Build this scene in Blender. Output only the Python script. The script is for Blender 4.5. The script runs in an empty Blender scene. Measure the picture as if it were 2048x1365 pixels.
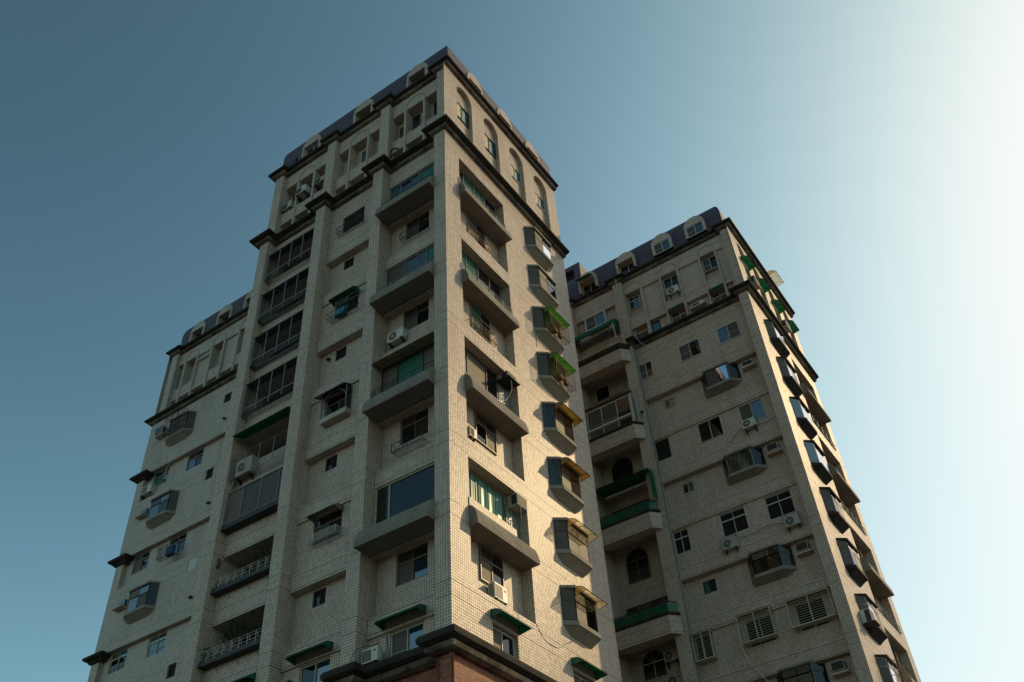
import bpy, bmesh, math, random
from mathutils import Vector, Matrix
random.seed(7)
SC = bpy.context.scene
COL = SC.collection
R = math.radians

# ------------------------------------------------------------------ camera
CAM_POS = (18.0725, -23.9455, 1.6)
YAW, PITCH, ROLL, FPX = R(121.7141), R(42.30878), R(-4.42966), 1869.3585
fw = Vector((math.cos(PITCH)*math.cos(YAW), math.cos(PITCH)*math.sin(YAW), math.sin(PITCH)))
r0 = fw.cross(Vector((0, 0, 1))).normalized(); u0 = r0.cross(fw)
rt = r0*math.cos(ROLL) + u0*math.sin(ROLL); up = -r0*math.sin(ROLL) + u0*math.cos(ROLL)
cd = bpy.data.cameras.new('camera'); cam = bpy.data.objects.new('camera', cd); COL.objects.link(cam)
cam.matrix_world = Matrix(((rt.x, up.x, -fw.x, CAM_POS[0]), (rt.y, up.y, -fw.y, CAM_POS[1]), (rt.z, up.z, -fw.z, CAM_POS[2]), (0, 0, 0, 1)))
cd.sensor_width = 36; cd.sensor_fit = 'HORIZONTAL'; cd.lens = 36*FPX/2048
cd.clip_start = 0.1; cd.clip_end = 6000
SC.camera = cam

# ------------------------------------------------------------------ sky, sun, exposure
SUN = Vector((1.0, 1.42, 1.02)).normalized()
SEL = math.asin(SUN.z); SAZ = math.atan2(SUN.x, SUN.y)
w = bpy.data.worlds.new('World'); SC.world = w; w.use_nodes = True
nt = w.node_tree; nt.nodes.clear()
sky = nt.nodes.new('ShaderNodeTexSky'); sky.sky_type = 'NISHITA'; sky.sun_disc = False
sky.sun_elevation = SEL; sky.sun_rotation = SAZ
sky.altitude = 0; sky.air_density = 1.0; sky.dust_density = 1.8; sky.ozone_density = 1.5
hs = nt.nodes.new('ShaderNodeHueSaturation'); hs.inputs['Saturation'].default_value = 0.95
bg = nt.nodes.new('ShaderNodeBackground'); bg.inputs['Strength'].default_value = 0.088
wo = nt.nodes.new('ShaderNodeOutputWorld')
# hazy film response of the sky, per channel: 1 - exp(-k * L^g)
EXPOSURE = -0.15
spx = nt.nodes.new('ShaderNodeSeparateColor'); cbx = nt.nodes.new('ShaderNodeCombineColor')
def wm(op, a, b):
    x = nt.nodes.new('ShaderNodeMath'); x.operation = op
    for i, v in enumerate((a, b)):
        if isinstance(v, (int, float)): x.inputs[i].default_value = v
        elif v is not None: nt.links.new(v, x.inputs[i])
    return x.outputs[0]
nt.links.new(sky.outputs[0], hs.inputs['Color']); nt.links.new(hs.outputs[0], spx.inputs[0])
for i, (k, g) in enumerate(((.098, 2.0), (.0935, 2.13), (.037, 2.37))):
    e = wm('EXPONENT', wm('MULTIPLY', wm('POWER', spx.outputs[i], g), -k), None)
    nt.links.new(wm('MULTIPLY', wm('SUBTRACT', 1.0, e), 10.0/2**EXPOSURE), cbx.inputs[i])
bg.inputs['Strength'].default_value = 0.1
nt.links.new(cbx.outputs[0], bg.inputs['Color']); nt.links.new(bg.outputs[0], wo.inputs[0])
sl = bpy.data.lights.new('sun', 'SUN'); so = bpy.data.objects.new('sun', sl); COL.objects.link(so)
sl.energy = 2.9; sl.angle = R(0.5); sl.color = (1.0, 0.73, 0.38)
so.rotation_euler = (-SUN).to_track_quat('-Z', 'Y').to_euler()
SC.view_settings.view_transform = 'Standard'; SC.view_settings.look = 'None'
SC.view_settings.exposure = EXPOSURE; SC.view_settings.gamma = 1.0

# ------------------------------------------------------------------ materials
M = {}
def newmat(name):
    m = bpy.data.materials.new(name); m.use_nodes = True
    n = m.node_tree; b = n.nodes['Principled BSDF']; M[name] = m
    return m, n, b
def nd(n, t, **kw):
    x = n.nodes.new(t)
    for k, v in kw.items():
        if k.startswith('i_'):
            x.inputs[int(k[2:])].default_value = v
        else: setattr(x, k, v)
    return x
def mth(n, op, a, b=None, c=None, clamp=False):
    x = n.nodes.new('ShaderNodeMath'); x.operation = op; x.use_clamp = clamp
    for i, v in enumerate((a, b, c)):
        if v is None: continue
        if isinstance(v, (int, float)): x.inputs[i].default_value = v
        else: n.links.new(v, x.inputs[i])
    return x.outputs[0]
def mix(n, f, a, b, mode='MIX'):
    x = n.nodes.new('ShaderNodeMix'); x.data_type = 'RGBA'; x.blend_type = mode
    for i, v in ((0, f), (6, a), (7, b)):
        if isinstance(v, (int, float)): x.inputs[i].default_value = v
        elif isinstance(v, tuple): x.inputs[i].default_value = v if len(v) == 4 else (*v, 1)
        else: n.links.new(v, x.inputs[i])
    return x.outputs[2]
def noise(n, vec, scale, detail=3, rough=.55):
    x = n.nodes.new('ShaderNodeTexNoise'); x.inputs['Scale'].default_value = scale
    x.inputs['Detail'].default_value = detail; x.inputs['Roughness'].default_value = rough
    n.links.new(vec, x.inputs['Vector']); return x.outputs[0]
def ramp(n, f, lo, hi, a=0., b=1.):
    x = n.nodes.new('ShaderNodeMapRange'); x.inputs[1].default_value = lo; x.inputs[2].default_value = hi
    x.inputs[3].default_value = a; x.inputs[4].default_value = b; n.links.new(f, x.inputs[0]); return x.outputs[0]

T = 3.32/28
def tile_mat(name, base, grout, gw=.15, rough=.42, stain=.55, brick=False):
    m, n, b = newmat(name); g = nd(n, 'ShaderNodeNewGeometry')
    sp = nd(n, 'ShaderNodeSeparateXYZ'); n.links.new(g.outputs['Position'], sp.inputs[0])
    sn = nd(n, 'ShaderNodeSeparateXYZ'); n.links.new(g.outputs['True Normal'], sn.inputs[0])
    P = [sp.outputs[i] for i in range(3)]; N = [mth(n, 'ABSOLUTE', sn.outputs[i]) for i in range(3)]
    lines = []
    if not brick:
        for i, off in ((0, .0), (1, .0), (2, 17.15)):
            f = mth(n, 'FRACT', mth(n, 'DIVIDE', mth(n, 'SUBTRACT', P[i], off), T))
            d = mth(n, 'ABSOLUTE', mth(n, 'SUBTRACT', mth(n, 'FRACT', mth(n, 'ADD', f, .5)), .5))
            l = mth(n, 'LESS_THAN', d, gw/2)
            if i == 2:
                q = mth(n, 'FLOORED_MODULO', mth(n, 'ADD', mth(n, 'SUBTRACT', P[2], 17.15), .016), 3.32)
                bold = mth(n, 'MAXIMUM', mth(n, 'LESS_THAN', q, .032), mth(n, 'LESS_THAN', mth(n, 'ABSOLUTE', mth(n, 'SUBTRACT', q, 5*T+.016)), .016))
                l = mth(n, 'MAXIMUM', l, bold)
            lines.append(mth(n, 'MULTIPLY', l, mth(n, 'LESS_THAN', N[i], .6)))
        line = mth(n, 'MAXIMUM', mth(n, 'MAXIMUM', lines[0], lines[1]), lines[2])
        cell = nd(n, 'ShaderNodeVectorMath', operation='FLOOR'); sc = nd(n, 'ShaderNodeVectorMath', operation='SCALE')
        sb = nd(n, 'ShaderNodeVectorMath', operation='SUBTRACT'); sb.inputs[1].default_value = (.001, .001, 17.15)
        n.links.new(g.outputs['Position'], sb.inputs[0]); n.links.new(sb.outputs[0], sc.inputs[0]); sc.inputs['Scale'].default_value = 1/T
        n.links.new(sc.outputs[0], cell.inputs[0])
    else:
        H, W = .066, .21
        row = mth(n, 'FLOOR', mth(n, 'DIVIDE', P[2], H))
        fz = mth(n, 'FRACT', mth(n, 'DIVIDE', P[2], H))
        u = mth(n, 'ADD', P[0], P[1])
        uu = mth(n, 'ADD', mth(n, 'DIVIDE', u, W), mth(n, 'MULTIPLY', row, .5))
        fu = mth(n, 'FRACT', uu)
        line = mth(n, 'MAXIMUM', mth(n, 'LESS_THAN', fz, .14), mth(n, 'LESS_THAN', fu, .05))
        cell = nd(n, 'ShaderNodeCombineXYZ'); n.links.new(mth(n, 'FLOOR', uu), cell.inputs[0]); n.links.new(row, cell.inputs[1])
    wn = nd(n, 'ShaderNodeTexWhiteNoise'); n.links.new(cell.outputs[0], wn.inputs[0])
    var = ramp(n, wn.outputs['Value'], 0, 1, .86 if not brick else .55, 1.12 if not brick else 1.25)
    # weathering: vertical streaks and cloudy grime
    mp = nd(n, 'ShaderNodeMapping'); mp.inputs['Scale'].default_value = (1, 1, .12); n.links.new(g.outputs['Position'], mp.inputs[0])
    st = ramp(n, noise(n, mp.outputs[0], 1.6, 5), .42, .68)
    cl = ramp(n, noise(n, g.outputs['Position'], .45, 4), .35, .7)
    base_c = mix(n, 1.0, base, var, 'MULTIPLY')
    base_c = mix(n, mth(n, 'MULTIPLY', mth(n, 'MULTIPLY', st, cl), stain), base_c, tuple(x*k for x, k in zip(base, (.62, .52, .42))))
    col = mix(n, line, base_c, grout)
    n.links.new(col, b.inputs['Base Color'])
    n.links.new(ramp(n, line, 0, 1, rough, .9), b.inputs['Roughness'])
    # every tile sits a little differently, the glaze is wavy
    vm = nd(n, 'ShaderNodeVectorMath', operation='SUBTRACT'); n.links.new(wn.outputs['Color'], vm.inputs[0]); vm.inputs[1].default_value = (.5, .5, .5)
    vs = nd(n, 'ShaderNodeVectorMath', operation='SCALE'); n.links.new(vm.outputs[0], vs.inputs[0]); vs.inputs['Scale'].default_value = .05
    bp = nd(n, 'ShaderNodeBump'); bp.inputs['Strength'].default_value = .25; bp.inputs['Distance'].default_value = .03
    n.links.new(noise(n, g.outputs['Position'], 2.2, 2), bp.inputs['Height'])
    va = nd(n, 'ShaderNodeVectorMath', operation='ADD'); n.links.new(bp.outputs[0], va.inputs[0]); n.links.new(vs.outputs[0], va.inputs[1])
    vn = nd(n, 'ShaderNodeVectorMath', operation='NORMALIZE'); n.links.new(va.outputs[0], vn.inputs[0])
    n.links.new(vn.outputs[0], b.inputs['Normal']); b.inputs['Specular IOR Level'].default_value = .2
    return m
tile_mat('tile', (.60, .49, .40), (.085, .07, .055), gw=.13)
tile_mat('tile_far', (.56, .49, .41), (.12, .10, .085), gw=.13)
tile_mat('brick', (.30, .105, .055), (.20, .15, .12), brick=True, rough=.6, stain=.7)

def mottled(name, c1, c2, scale=3., rough=.85, lo=.35, hi=.65, c3=None, s3=40, bump=.0, spec=.3):
    m, n, b = newmat(name); g = nd(n, 'ShaderNodeNewGeometry'); p = g.outputs['Position']
    c = mix(n, ramp(n, noise(n, p, scale, 5, .6), lo, hi), c1, c2)
    if c3: c = mix(n, ramp(n, noise(n, p, s3, 2), .45, .62), c, c3)
    n.links.new(c, b.inputs['Base Color']); b.inputs['Roughness'].default_value = rough
    b.inputs['Specular IOR Level'].default_value = spec
    if bump:
        bp = nd(n, 'ShaderNodeBump'); bp.inputs['Strength'].default_value = bump; bp.inputs['Distance'].default_value = .02
        n.links.new(noise(n, p, s3, 3), bp.inputs['Height']); n.links.new(bp.outputs[0], b.inputs['Normal'])
    return m
mottled('washed_concrete', (.20, .175, .14), (.30, .27, .225), 1.2, .85, c3=(.15, .13, .105), s3=28, bump=.5)
mottled('bay_concrete', (.26, .235, .19), (.34, .31, .255), 1.5, .85, c3=(.21, .19, .155), s3=30, bump=.3)
mottled('mould_concrete', (.022, .019, .016), (.062, .05, .038), 1.3, .9, lo=.4, hi=.7, c3=(.03, .027, .022), s3=9, bump=.6)
mottled('stained_plaster', (.05, .04, .03), (.25, .205, .15), .8, .85, lo=.42, hi=.62, c3=(.12, .095, .07), s3=7)
mottled('slate_roof', (.060, .046, .066), (.085, .066, .09), 1.0, .6, c3=(.068, .05, .07), s3=24, spec=.4)
mottled('asphalt', (.05, .05, .05), (.07, .068, .065), .6, .9)
mottled('dark_frame', (.028, .026, .024), (.04, .036, .032), 3, .5)
mottled('rust_iron', (.16, .085, .045), (.22, .12, .07), 5, .7)
mottled('black_iron', (.02, .022, .022), (.035, .035, .033), 5, .6)
mottled('grey_aluminium', (.19, .19, .185), (.24, .235, .225), 4, .4)
mottled('brown_aluminium', (.12, .095, .07), (.155, .125, .09), 4, .4)
mottled('white_aluminium', (.46, .46, .43), (.55, .55, .51), 4, .4)
mottled('cream_aluminium', (.45, .42, .32), (.52, .49, .38), 4, .45)
mottled('white_enamel', (.50, .48, .42), (.62, .60, .54), 2.5, .4)
mottled('aged_enamel', (.36, .33, .27), (.46, .42, .35), 2, .5)
mottled('dark_grille', (.03, .028, .024), (.05, .046, .04), 6, .6)
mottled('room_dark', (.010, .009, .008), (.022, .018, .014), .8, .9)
mottled('terracotta', (.22, .085, .05), (.28, .12, .07), 6, .8)
mottled('orange_paint', (.55, .25, .08), (.62, .32, .12), 3, .6)
mottled('pipe_grey', (.24, .25, .25), (.30, .30, .29), 3, .5)
mottled('red_mark', (.45, .06, .04), (.5, .08, .05), 9, .5)
mottled('leaf', (.045, .10, .025), (.075, .15, .04), 6, .6)
mottled('stem', (.07, .05, .03), (.10, .075, .045), 6, .8)
mottled('screen_mesh', (.075, .065, .055), (.095, .085, .07), 2, .6)
mottled('brown_screen', (.11, .085, .062), (.14, .11, .08), 2, .6)
mottled('frosted_yellow', (.50, .40, .20), (.60, .48, .25), 2, .5)
mottled('green_film', (.03, .115, .085), (.045, .15, .11), 2, .25)
mottled('cyan_cover', (.03, .22, .30), (.05, .28, .36), 2, .4)
mottled('blue_plastic', (.02, .08, .20), (.03, .10, .25), 2, .4)

def glass(name, col, ior=1.9, rough=.03):
    m, n, b = newmat(name); g = nd(n, 'ShaderNodeNewGeometry')
    b.inputs['Base Color'].default_value = (*col, 1); b.inputs['Roughness'].default_value = rough; b.inputs['IOR'].default_value = ior
    bp = nd(n, 'ShaderNodeBump'); bp.inputs['Strength'].default_value = .06; bp.inputs['Distance'].default_value = .05
    n.links.new(noise(n, g.outputs['Position'], 1.3, 1), bp.inputs['Height']); n.links.new(bp.outputs[0], b.inputs['Normal'])
    return m
glass('blue_glass', (.012, .028, .045), 2.4)
glass('dark_glass', (.012, .012, .013), 1.6)
glass('brown_glass', (.045, .033, .024), 1.6)
glass('teal_glass', (.014, .075, .085), 2.0)
def clear_glass():
    m, n, b = newmat('clear_glass'); n.nodes.remove(b); o = n.nodes['Material Output']
    t = nd(n, 'ShaderNodeBsdfTransparent'); t.inputs[0].default_value = (.72, .78, .76, 1)
    gl = nd(n, 'ShaderNodeBsdfGlossy'); gl.inputs['Roughness'].default_value = .03
    fr = nd(n, 'ShaderNodeFresnel'); fr.inputs[0].default_value = 1.7
    mx = nd(n, 'ShaderNodeMixShader'); n.links.new(fr.outputs[0], mx.inputs[0]); n.links.new(t.outputs[0], mx.inputs[1]); n.links.new(gl.outputs[0], mx.inputs[2])
    n.links.new(mx.outputs[0], o.inputs[0])
clear_glass()
def sheet(name, col, tl, dirt=None):
    m, n, b = newmat(name); n.nodes.remove(b); o = n.nodes['Material Output']; g = nd(n, 'ShaderNodeNewGeometry')
    c = mix(n, ramp(n, noise(n, g.outputs['Position'], 3, 5), .35, .75), col, dirt or tuple(x*.75 for x in col))
    d = nd(n, 'ShaderNodeBsdfDiffuse'); n.links.new(c, d.inputs[0])
    t = nd(n, 'ShaderNodeBsdfTranslucent'); n.links.new(c, t.inputs[0])
    mx = nd(n, 'ShaderNodeMixShader'); mx.inputs[0].default_value = tl; n.links.new(d.outputs[0], mx.inputs[1]); n.links.new(t.outputs[0], mx.inputs[2])
    gl = nd(n, 'ShaderNodeBsdfGlossy'); gl.inputs['Roughness'].default_value = .2
    m2 = nd(n, 'ShaderNodeMixShader'); m2.inputs[0].default_value = .05; n.links.new(mx.outputs[0], m2.inputs[1]); n.links.new(gl.outputs[0], m2.inputs[2])
    n.links.new(m2.outputs[0], o.inputs[0])
sheet('green_sheet', (.02, .26, .15), .55)
sheet('bright_green_sheet', (.06, .38, .22), .6)
sheet('lime_sheet', (.24, .55, .12), .75)
sheet('amber_sheet', (.62, .46, .20), .7, (.38, .27, .12))
sheet('cream_sheet', (.44, .37, .22), .35)
sheet('curtain_green', (.14, .40, .30), .35)
sheet('curtain_white', (.55, .52, .46), .35)
sheet('curtain_blue', (.10, .26, .34), .35)
sheet('curtain_brown', (.30, .22, .14), .35)
sheet('curtain_red', (.20, .05, .025), .35)
sheet('green_panel', (.015, .15, .075), .4)
def glass_block():
    m, n, b = newmat('glass_block'); g = nd(n, 'ShaderNodeNewGeometry')
    b.inputs['Base Color'].default_value = (.10, .15, .13, 1); b.inputs['Roughness'].default_value = .12; b.inputs['IOR'].default_value = 1.8
    bp = nd(n, 'ShaderNodeBump'); bp.inputs['Strength'].default_value = 1.; bp.inputs['Distance'].default_value = .05
    n.links.new(noise(n, g.outputs['Position'], 18, 2), bp.inputs['Height']); n.links.new(bp.outputs[0], b.inputs['Normal'])
glass_block()

# ------------------------------------------------------------------ frames: (along, outward, up) -> world
F1 = lambda u, d, z: (u, -d, z)                 # central tower, shaded front
R1 = lambda u, d, z: (d, u, z)                  # central tower, sunlit side
F2 = lambda u, d, z: (u, 22.05-d, z)            # second tower, front
R2 = lambda u, d, z: (8.2+d, 34.27-u, z)        # second tower, sunlit side
LW = lambda u, d, z: (u, 7.7-d, z)              # set-back block, front
ID = lambda x, y, z: (x, y, z)

# ------------------------------------------------------------------ mesh builder
class MB:
    def __init__(s, F=ID): s.F = F; s.v = []; s.f = []; s.m = []
    def quad(s, *p, mi=0):
        i = len(s.v); s.v += [s.F(*q) for q in p]; s.f.append(tuple(range(i, i+len(p)))); s.m.append(mi)
    def box(s, a0, a1, b0, b1, c0, c1, mi=0):
        if a1 < a0: a0, a1 = a1, a0
        i = len(s.v)
        s.v += [s.F(a, b, c) for a in (a0, a1) for b in (b0, b1) for c in (c0, c1)]
        for f in ((0, 1, 3, 2), (4, 6, 7, 5), (0, 4, 5, 1), (2, 3, 7, 6), (0, 2, 6, 4), (1, 5, 7, 3)):
            s.f.append(tuple(i+k for k in f)); s.m.append(mi)
        return s
    def prism(s, a0, a1, prof, mi=0, axis=0):      # profile in the two other axes, extruded along axis
        def P(a, q): return {0: (a, q[0], q[1]), 1: (q[0], a, q[1]), 2: (q[0], q[1], a)}[axis]
        i = len(s.v); k = len(prof)
        s.v += [s.F(*P(a0, q)) for q in prof] + [s.F(*P(a1, q)) for q in prof]
        for j in range(k):
            s.f.append((i+j, i+(j+1) % k, i+k+(j+1) % k, i+k+j)); s.m.append(mi)
        s.f.append(tuple(i+j for j in range(k))); s.m.append(mi)
        s.f.append(tuple(i+k+j for j in reversed(range(k)))); s.m.append(mi)
        return s
    def tube(s, pts, r, n=6, mi=0):
        pts = [Vector(s.F(*p)) for p in pts]; rings = []
        for j, p in enumerate(pts):
            t = (pts[min(j+1, len(pts)-1)]-pts[max(j-1, 0)]).normalized()
            a = t.orthogonal().normalized() if abs(t.z) > .9 else t.cross(Vector((0, 0, 1))).normalized(); b = t.cross(a)
            i = len(s.v); rings.append(i)
            s.v += [tuple(p+r*(a*math.cos(2*math.pi*k/n)+b*math.sin(2*math.pi*k/n))) for k in range(n)]
        for q in range(len(rings)-1):
            for k in range(n):
                s.f.append((rings[q]+k, rings[q]+(k+1) % n, rings[q+1]+(k+1) % n, rings[q+1]+k)); s.m.append(mi)
        s.f.append(tuple(rings[0]+k for k in range(n))); s.m.append(mi)
        s.f.append(tuple(rings[-1]+k for k in range(n))); s.m.append(mi)
        return s
    def disc(s, u, d, z, r, th, n=20, mi=0):       # short cylinder along the outward axis
        return s.prism(d, d+th, [(u+r*math.cos(2*math.pi*k/n), z+r*math.sin(2*math.pi*k/n)) for k in range(n)], mi, axis=1)
    def bar(s, p, q, r=.012, mi=0): return s.tube([p, q], r, 4, mi)
    def build(s, name, mats, parent=None, smooth=False, bevel=0, **props):
        if not isinstance(mats, (list, tuple)): mats = [mats]
        xs, ys, zs = zip(*s.v)
        a = Vector(((min(xs)+max(xs))/2, (min(ys)+max(ys))/2, min(zs)))
        me = bpy.data.meshes.new(name); me.from_pydata([tuple(Vector(p)-a) for p in s.v], [], s.f)
        for mt in mats: me.materials.append(M[mt])
        for p, mi in zip(me.polygons, s.m): p.material_index = mi
        bm = bmesh.new(); bm.from_mesh(me); bmesh.ops.recalc_face_normals(bm, faces=bm.faces); bm.to_mesh(me); bm.free()
        if smooth:
            for p in me.polygons: p.use_smooth = True
        o = bpy.data.objects.new(name, me); COL.objects.link(o)
        pw = Vector((0, 0, 0)); q = parent
        while q is not None: pw += q.location; q = q.parent
        o.parent = parent; o.location = a-pw
        if bevel:
            bv = o.modifiers.new('bevel', 'BEVEL'); bv.width = bevel; bv.segments = 2; bv.limit_method = 'ANGLE'
        for k, v in props.items(): o[k] = v
        return o
def thing(name, label, cat, at, group=None):
    o = bpy.data.objects.new(name, None); COL.objects.link(o); o.location = at
    o.empty_display_size = .2; o['label'] = label; o['category'] = cat
    if group: o['group'] = group
    return o
def tag(o, label, cat, group=None):
    o['label'] = label; o['category'] = cat
    if group: o['group'] = group
    return o

def grid_wall(m, u0, u1, z0, z1, d, holes=(), mi=0, rmi=0, bmi=1):
    """flat wall with openings; a hole is (ua, ub, za, zb, depth)"""
    us = sorted({u0, u1, *[min(max(h[i], u0), u1) for h in holes for i in (0, 1)]})
    zs = sorted({z0, z1, *[min(max(h[i], z0), z1) for h in holes for i in (2, 3)]})
    for a, b in zip(us, us[1:]):
        for c, e in zip(zs, zs[1:]):
            x, y = (a+b)/2, (c+e)/2
            if any(h[0] < x < h[1] and h[2] < y < h[3] for h in holes): continue
            m.quad((a, d, c), (b, d, c), (b, d, e), (a, d, e), mi=mi)
    for h in holes:
        a, b, c, e, dp = h[:5]
        if dp is None: continue
        q = d-dp
        m.quad((a, d, c), (a, q, c), (a, q, e), (a, d, e), mi=rmi); m.quad((b, d, c), (b, q, c), (b, q, e), (b, d, e), mi=rmi)
        m.quad((a, d, c), (b, d, c), (b, q, c), (a, q, c), mi=rmi); m.quad((a, d, e), (b, d, e), (b, q, e), (a, q, e), mi=rmi)
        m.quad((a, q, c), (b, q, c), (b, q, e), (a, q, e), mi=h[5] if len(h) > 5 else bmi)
def strips(m, u0, u1, segs):
    for z0, z1, d, holes in segs: grid_wall(m, u0, u1, z0, z1, d, holes)
    for s, t in zip(segs, segs[1:]):
        if abs(s[2]-t[2]) > 1e-4: m.quad((u0, s[2], s[1]), (u1, s[2], s[1]), (u1, t[2], s[1]), (u0, t[2], s[1]))
def sweep(m, path, prof, closed=False, mi=0):
    """carry a closed (outward, z) profile along a plan polyline with mitred corners; outward is to the right of travel"""
    n = len(path); rings = []
    for j in range(n):
        p = Vector(path[j]); e = []
        for a, b in ((j-1, j), (j, j+1)):
            if closed or (0 <= a and b < n):
                t = (Vector(path[b % n])-Vector(path[a % n])).normalized(); e.append(Vector((t.y, -t.x)))
        o = e[0] if len(e) == 1 else (e[0]+e[1])/(1+e[0].dot(e[1]))
        i = len(m.v); rings.append(i); m.v += [m.F(p.x+o.x*q[0], p.y+o.y*q[0], q[1]) for q in prof]
    k = len(prof)
    for j in range(n if closed else n-1):
        a, b = rings[j], rings[(j+1) % n]
        for q in range(k): m.f.append((a+q, a+(q+1) % k, b+(q+1) % k, b+q)); m.m.append(mi)
    if not closed:
        m.f.append(tuple(rings[0]+q for q in range(k))); m.m.append(mi); m.f.append(tuple(rings[-1]+q for q in reversed(range(k)))); m.m.append(mi)

# ------------------------------------------------------------------ windows
def window(F, parent, u0, u1, z0, z1, d, cols=2, frame='grey_aluminium', panes=None, transom=None, bars=True, t=.045, curtain=None, mid=None, splits=None):
    """sliding window: frame mesh with a pane mesh (and a curtain) below it"""
    m = MB(F); a = d-.07
    m.box(u0, u1, a, d, z0, z0+t); m.box(u0, u1, a, d, z1-t, z1)
    m.box(u0, u0+t, a, d-.002, z0+t, z1-t); m.box(u1-t, u1, a, d-.002, z0+t, z1-t)
    zt = z1-t
    if transom: m.box(u0+t, u1-t, a, d-.004, transom-.035, transom+.035); zt = transom-.035
    us = [u0+t+(u1-u0-2*t)*k/cols for k in range(cols+1)] if splits is None else [u0+t]+list(splits)+[u1-t]
    cols = len(us)-1
    for x in us[1:-1]:
        m.box(x-.02, x+.02, a+.01, d-.006, z0+t, zt)
        if transom: m.box(x-.012, x+.012, a+.01, d-.008, transom+.035, z1-t)
    if mid:
        for k in mid: zz = z0+(zt-z0)*.45; m.box(us[k]+.02, us[k+1]-.02, a+.02, d-.02, zz-.012, zz+.012)
    w_ = m.build('window', frame, parent)
    panes = panes or ['screen_mesh', 'blue_glass']; names = sorted(set(panes)); p = MB(F)
    for k in range(cols):
        p.box(us[k], us[k+1], d-.055-.012*(k % 2), d-.045-.012*(k % 2), z0+t, zt, names.index(panes[k % len(panes)]))
        if transom: p.box(us[k], us[k+1], d-.052, d-.044, transom+.03, z1-t, names.index(panes[(cols+k) % len(panes)]))
    p.build('pane', names, w_)
    if curtain: drape(F, w_, u0+t, u1-t, z0+.05, z1-t, d-.13, curtain)
    return w_
def drape(F, parent, u0, u1, z0, z1, d, mat, amp=.035, gap=None):
    m = MB(F); n = max(8, int((u1-u0)/.035)); ph = random.random()*6
    prev = None
    for k in range(n+1):
        u = u0+(u1-u0)*k/n; q = d+amp*math.sin(k*1.25+ph)*(.6+.4*math.sin(k*.37))
        if prev: m.quad((prev[0], prev[1], z0), (u, q, z0), (u, q, z1), (prev[0], prev[1], z1))
        prev = (u, q)
    return m.build('curtain', mat, parent, smooth=True)
def arch_pts(c, r, z, n=14, a0=0., a1=math.pi): return [(c+r*math.cos(a0+(a1-a0)*k/n), z+r*math.sin(a0+(a1-a0)*k/n)) for k in range(n+1)]
def arch_window(F, parent, u0, u1, z0, zs, d, frame, pane, fan=True):
    c, r = (u0+u1)/2, (u1-u0)/2; m = MB(F); t = .05
    o = [(u0, z0), (u1, z0)]+arch_pts(c, r, zs); i_ = [(u0+t, z0+t), (u1-t, z0+t)]+arch_pts(c, r-t, zs)
    for k in range(len(o)):
        j = (k+1) % len(o)
        for q in (d, d-.06): m.quad((o[k][0], q, o[k][1]), (o[j][0], q, o[j][1]), (i_[j][0], q, i_[j][1]), (i_[k][0], q, i_[k][1]))
        m.quad((i_[k][0], d, i_[k][1]), (i_[j][0], d, i_[j][1]), (i_[j][0], d-.06, i_[j][1]), (i_[k][0], d-.06, i_[k][1]))
    m.box(u0+t, u1-t, d-.05, d-.005, zs-.03, zs+.03); m.box(c-.02, c+.02, d-.05, d-.008, z0+t, zs-.03)
    if fan:
        for a in (.25, .5, .75):
            a *= math.pi; m.bar((c+.12*math.cos(a), d-.03, zs+.12*math.sin(a)), (c+(r-t)*math.cos(a), d-.03, zs+(r-t)*math.sin(a)), .014)
        m.tube([(q[0], d-.03, q[1]) for q in arch_pts(c, .13, zs, 8)], .014, 4)
    w_ = m.build('window', frame, parent)
    p = MB(F); p.prism(d-.05, d-.04, i_, axis=1); p.build('pane', pane, w_)
    return w_

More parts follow.
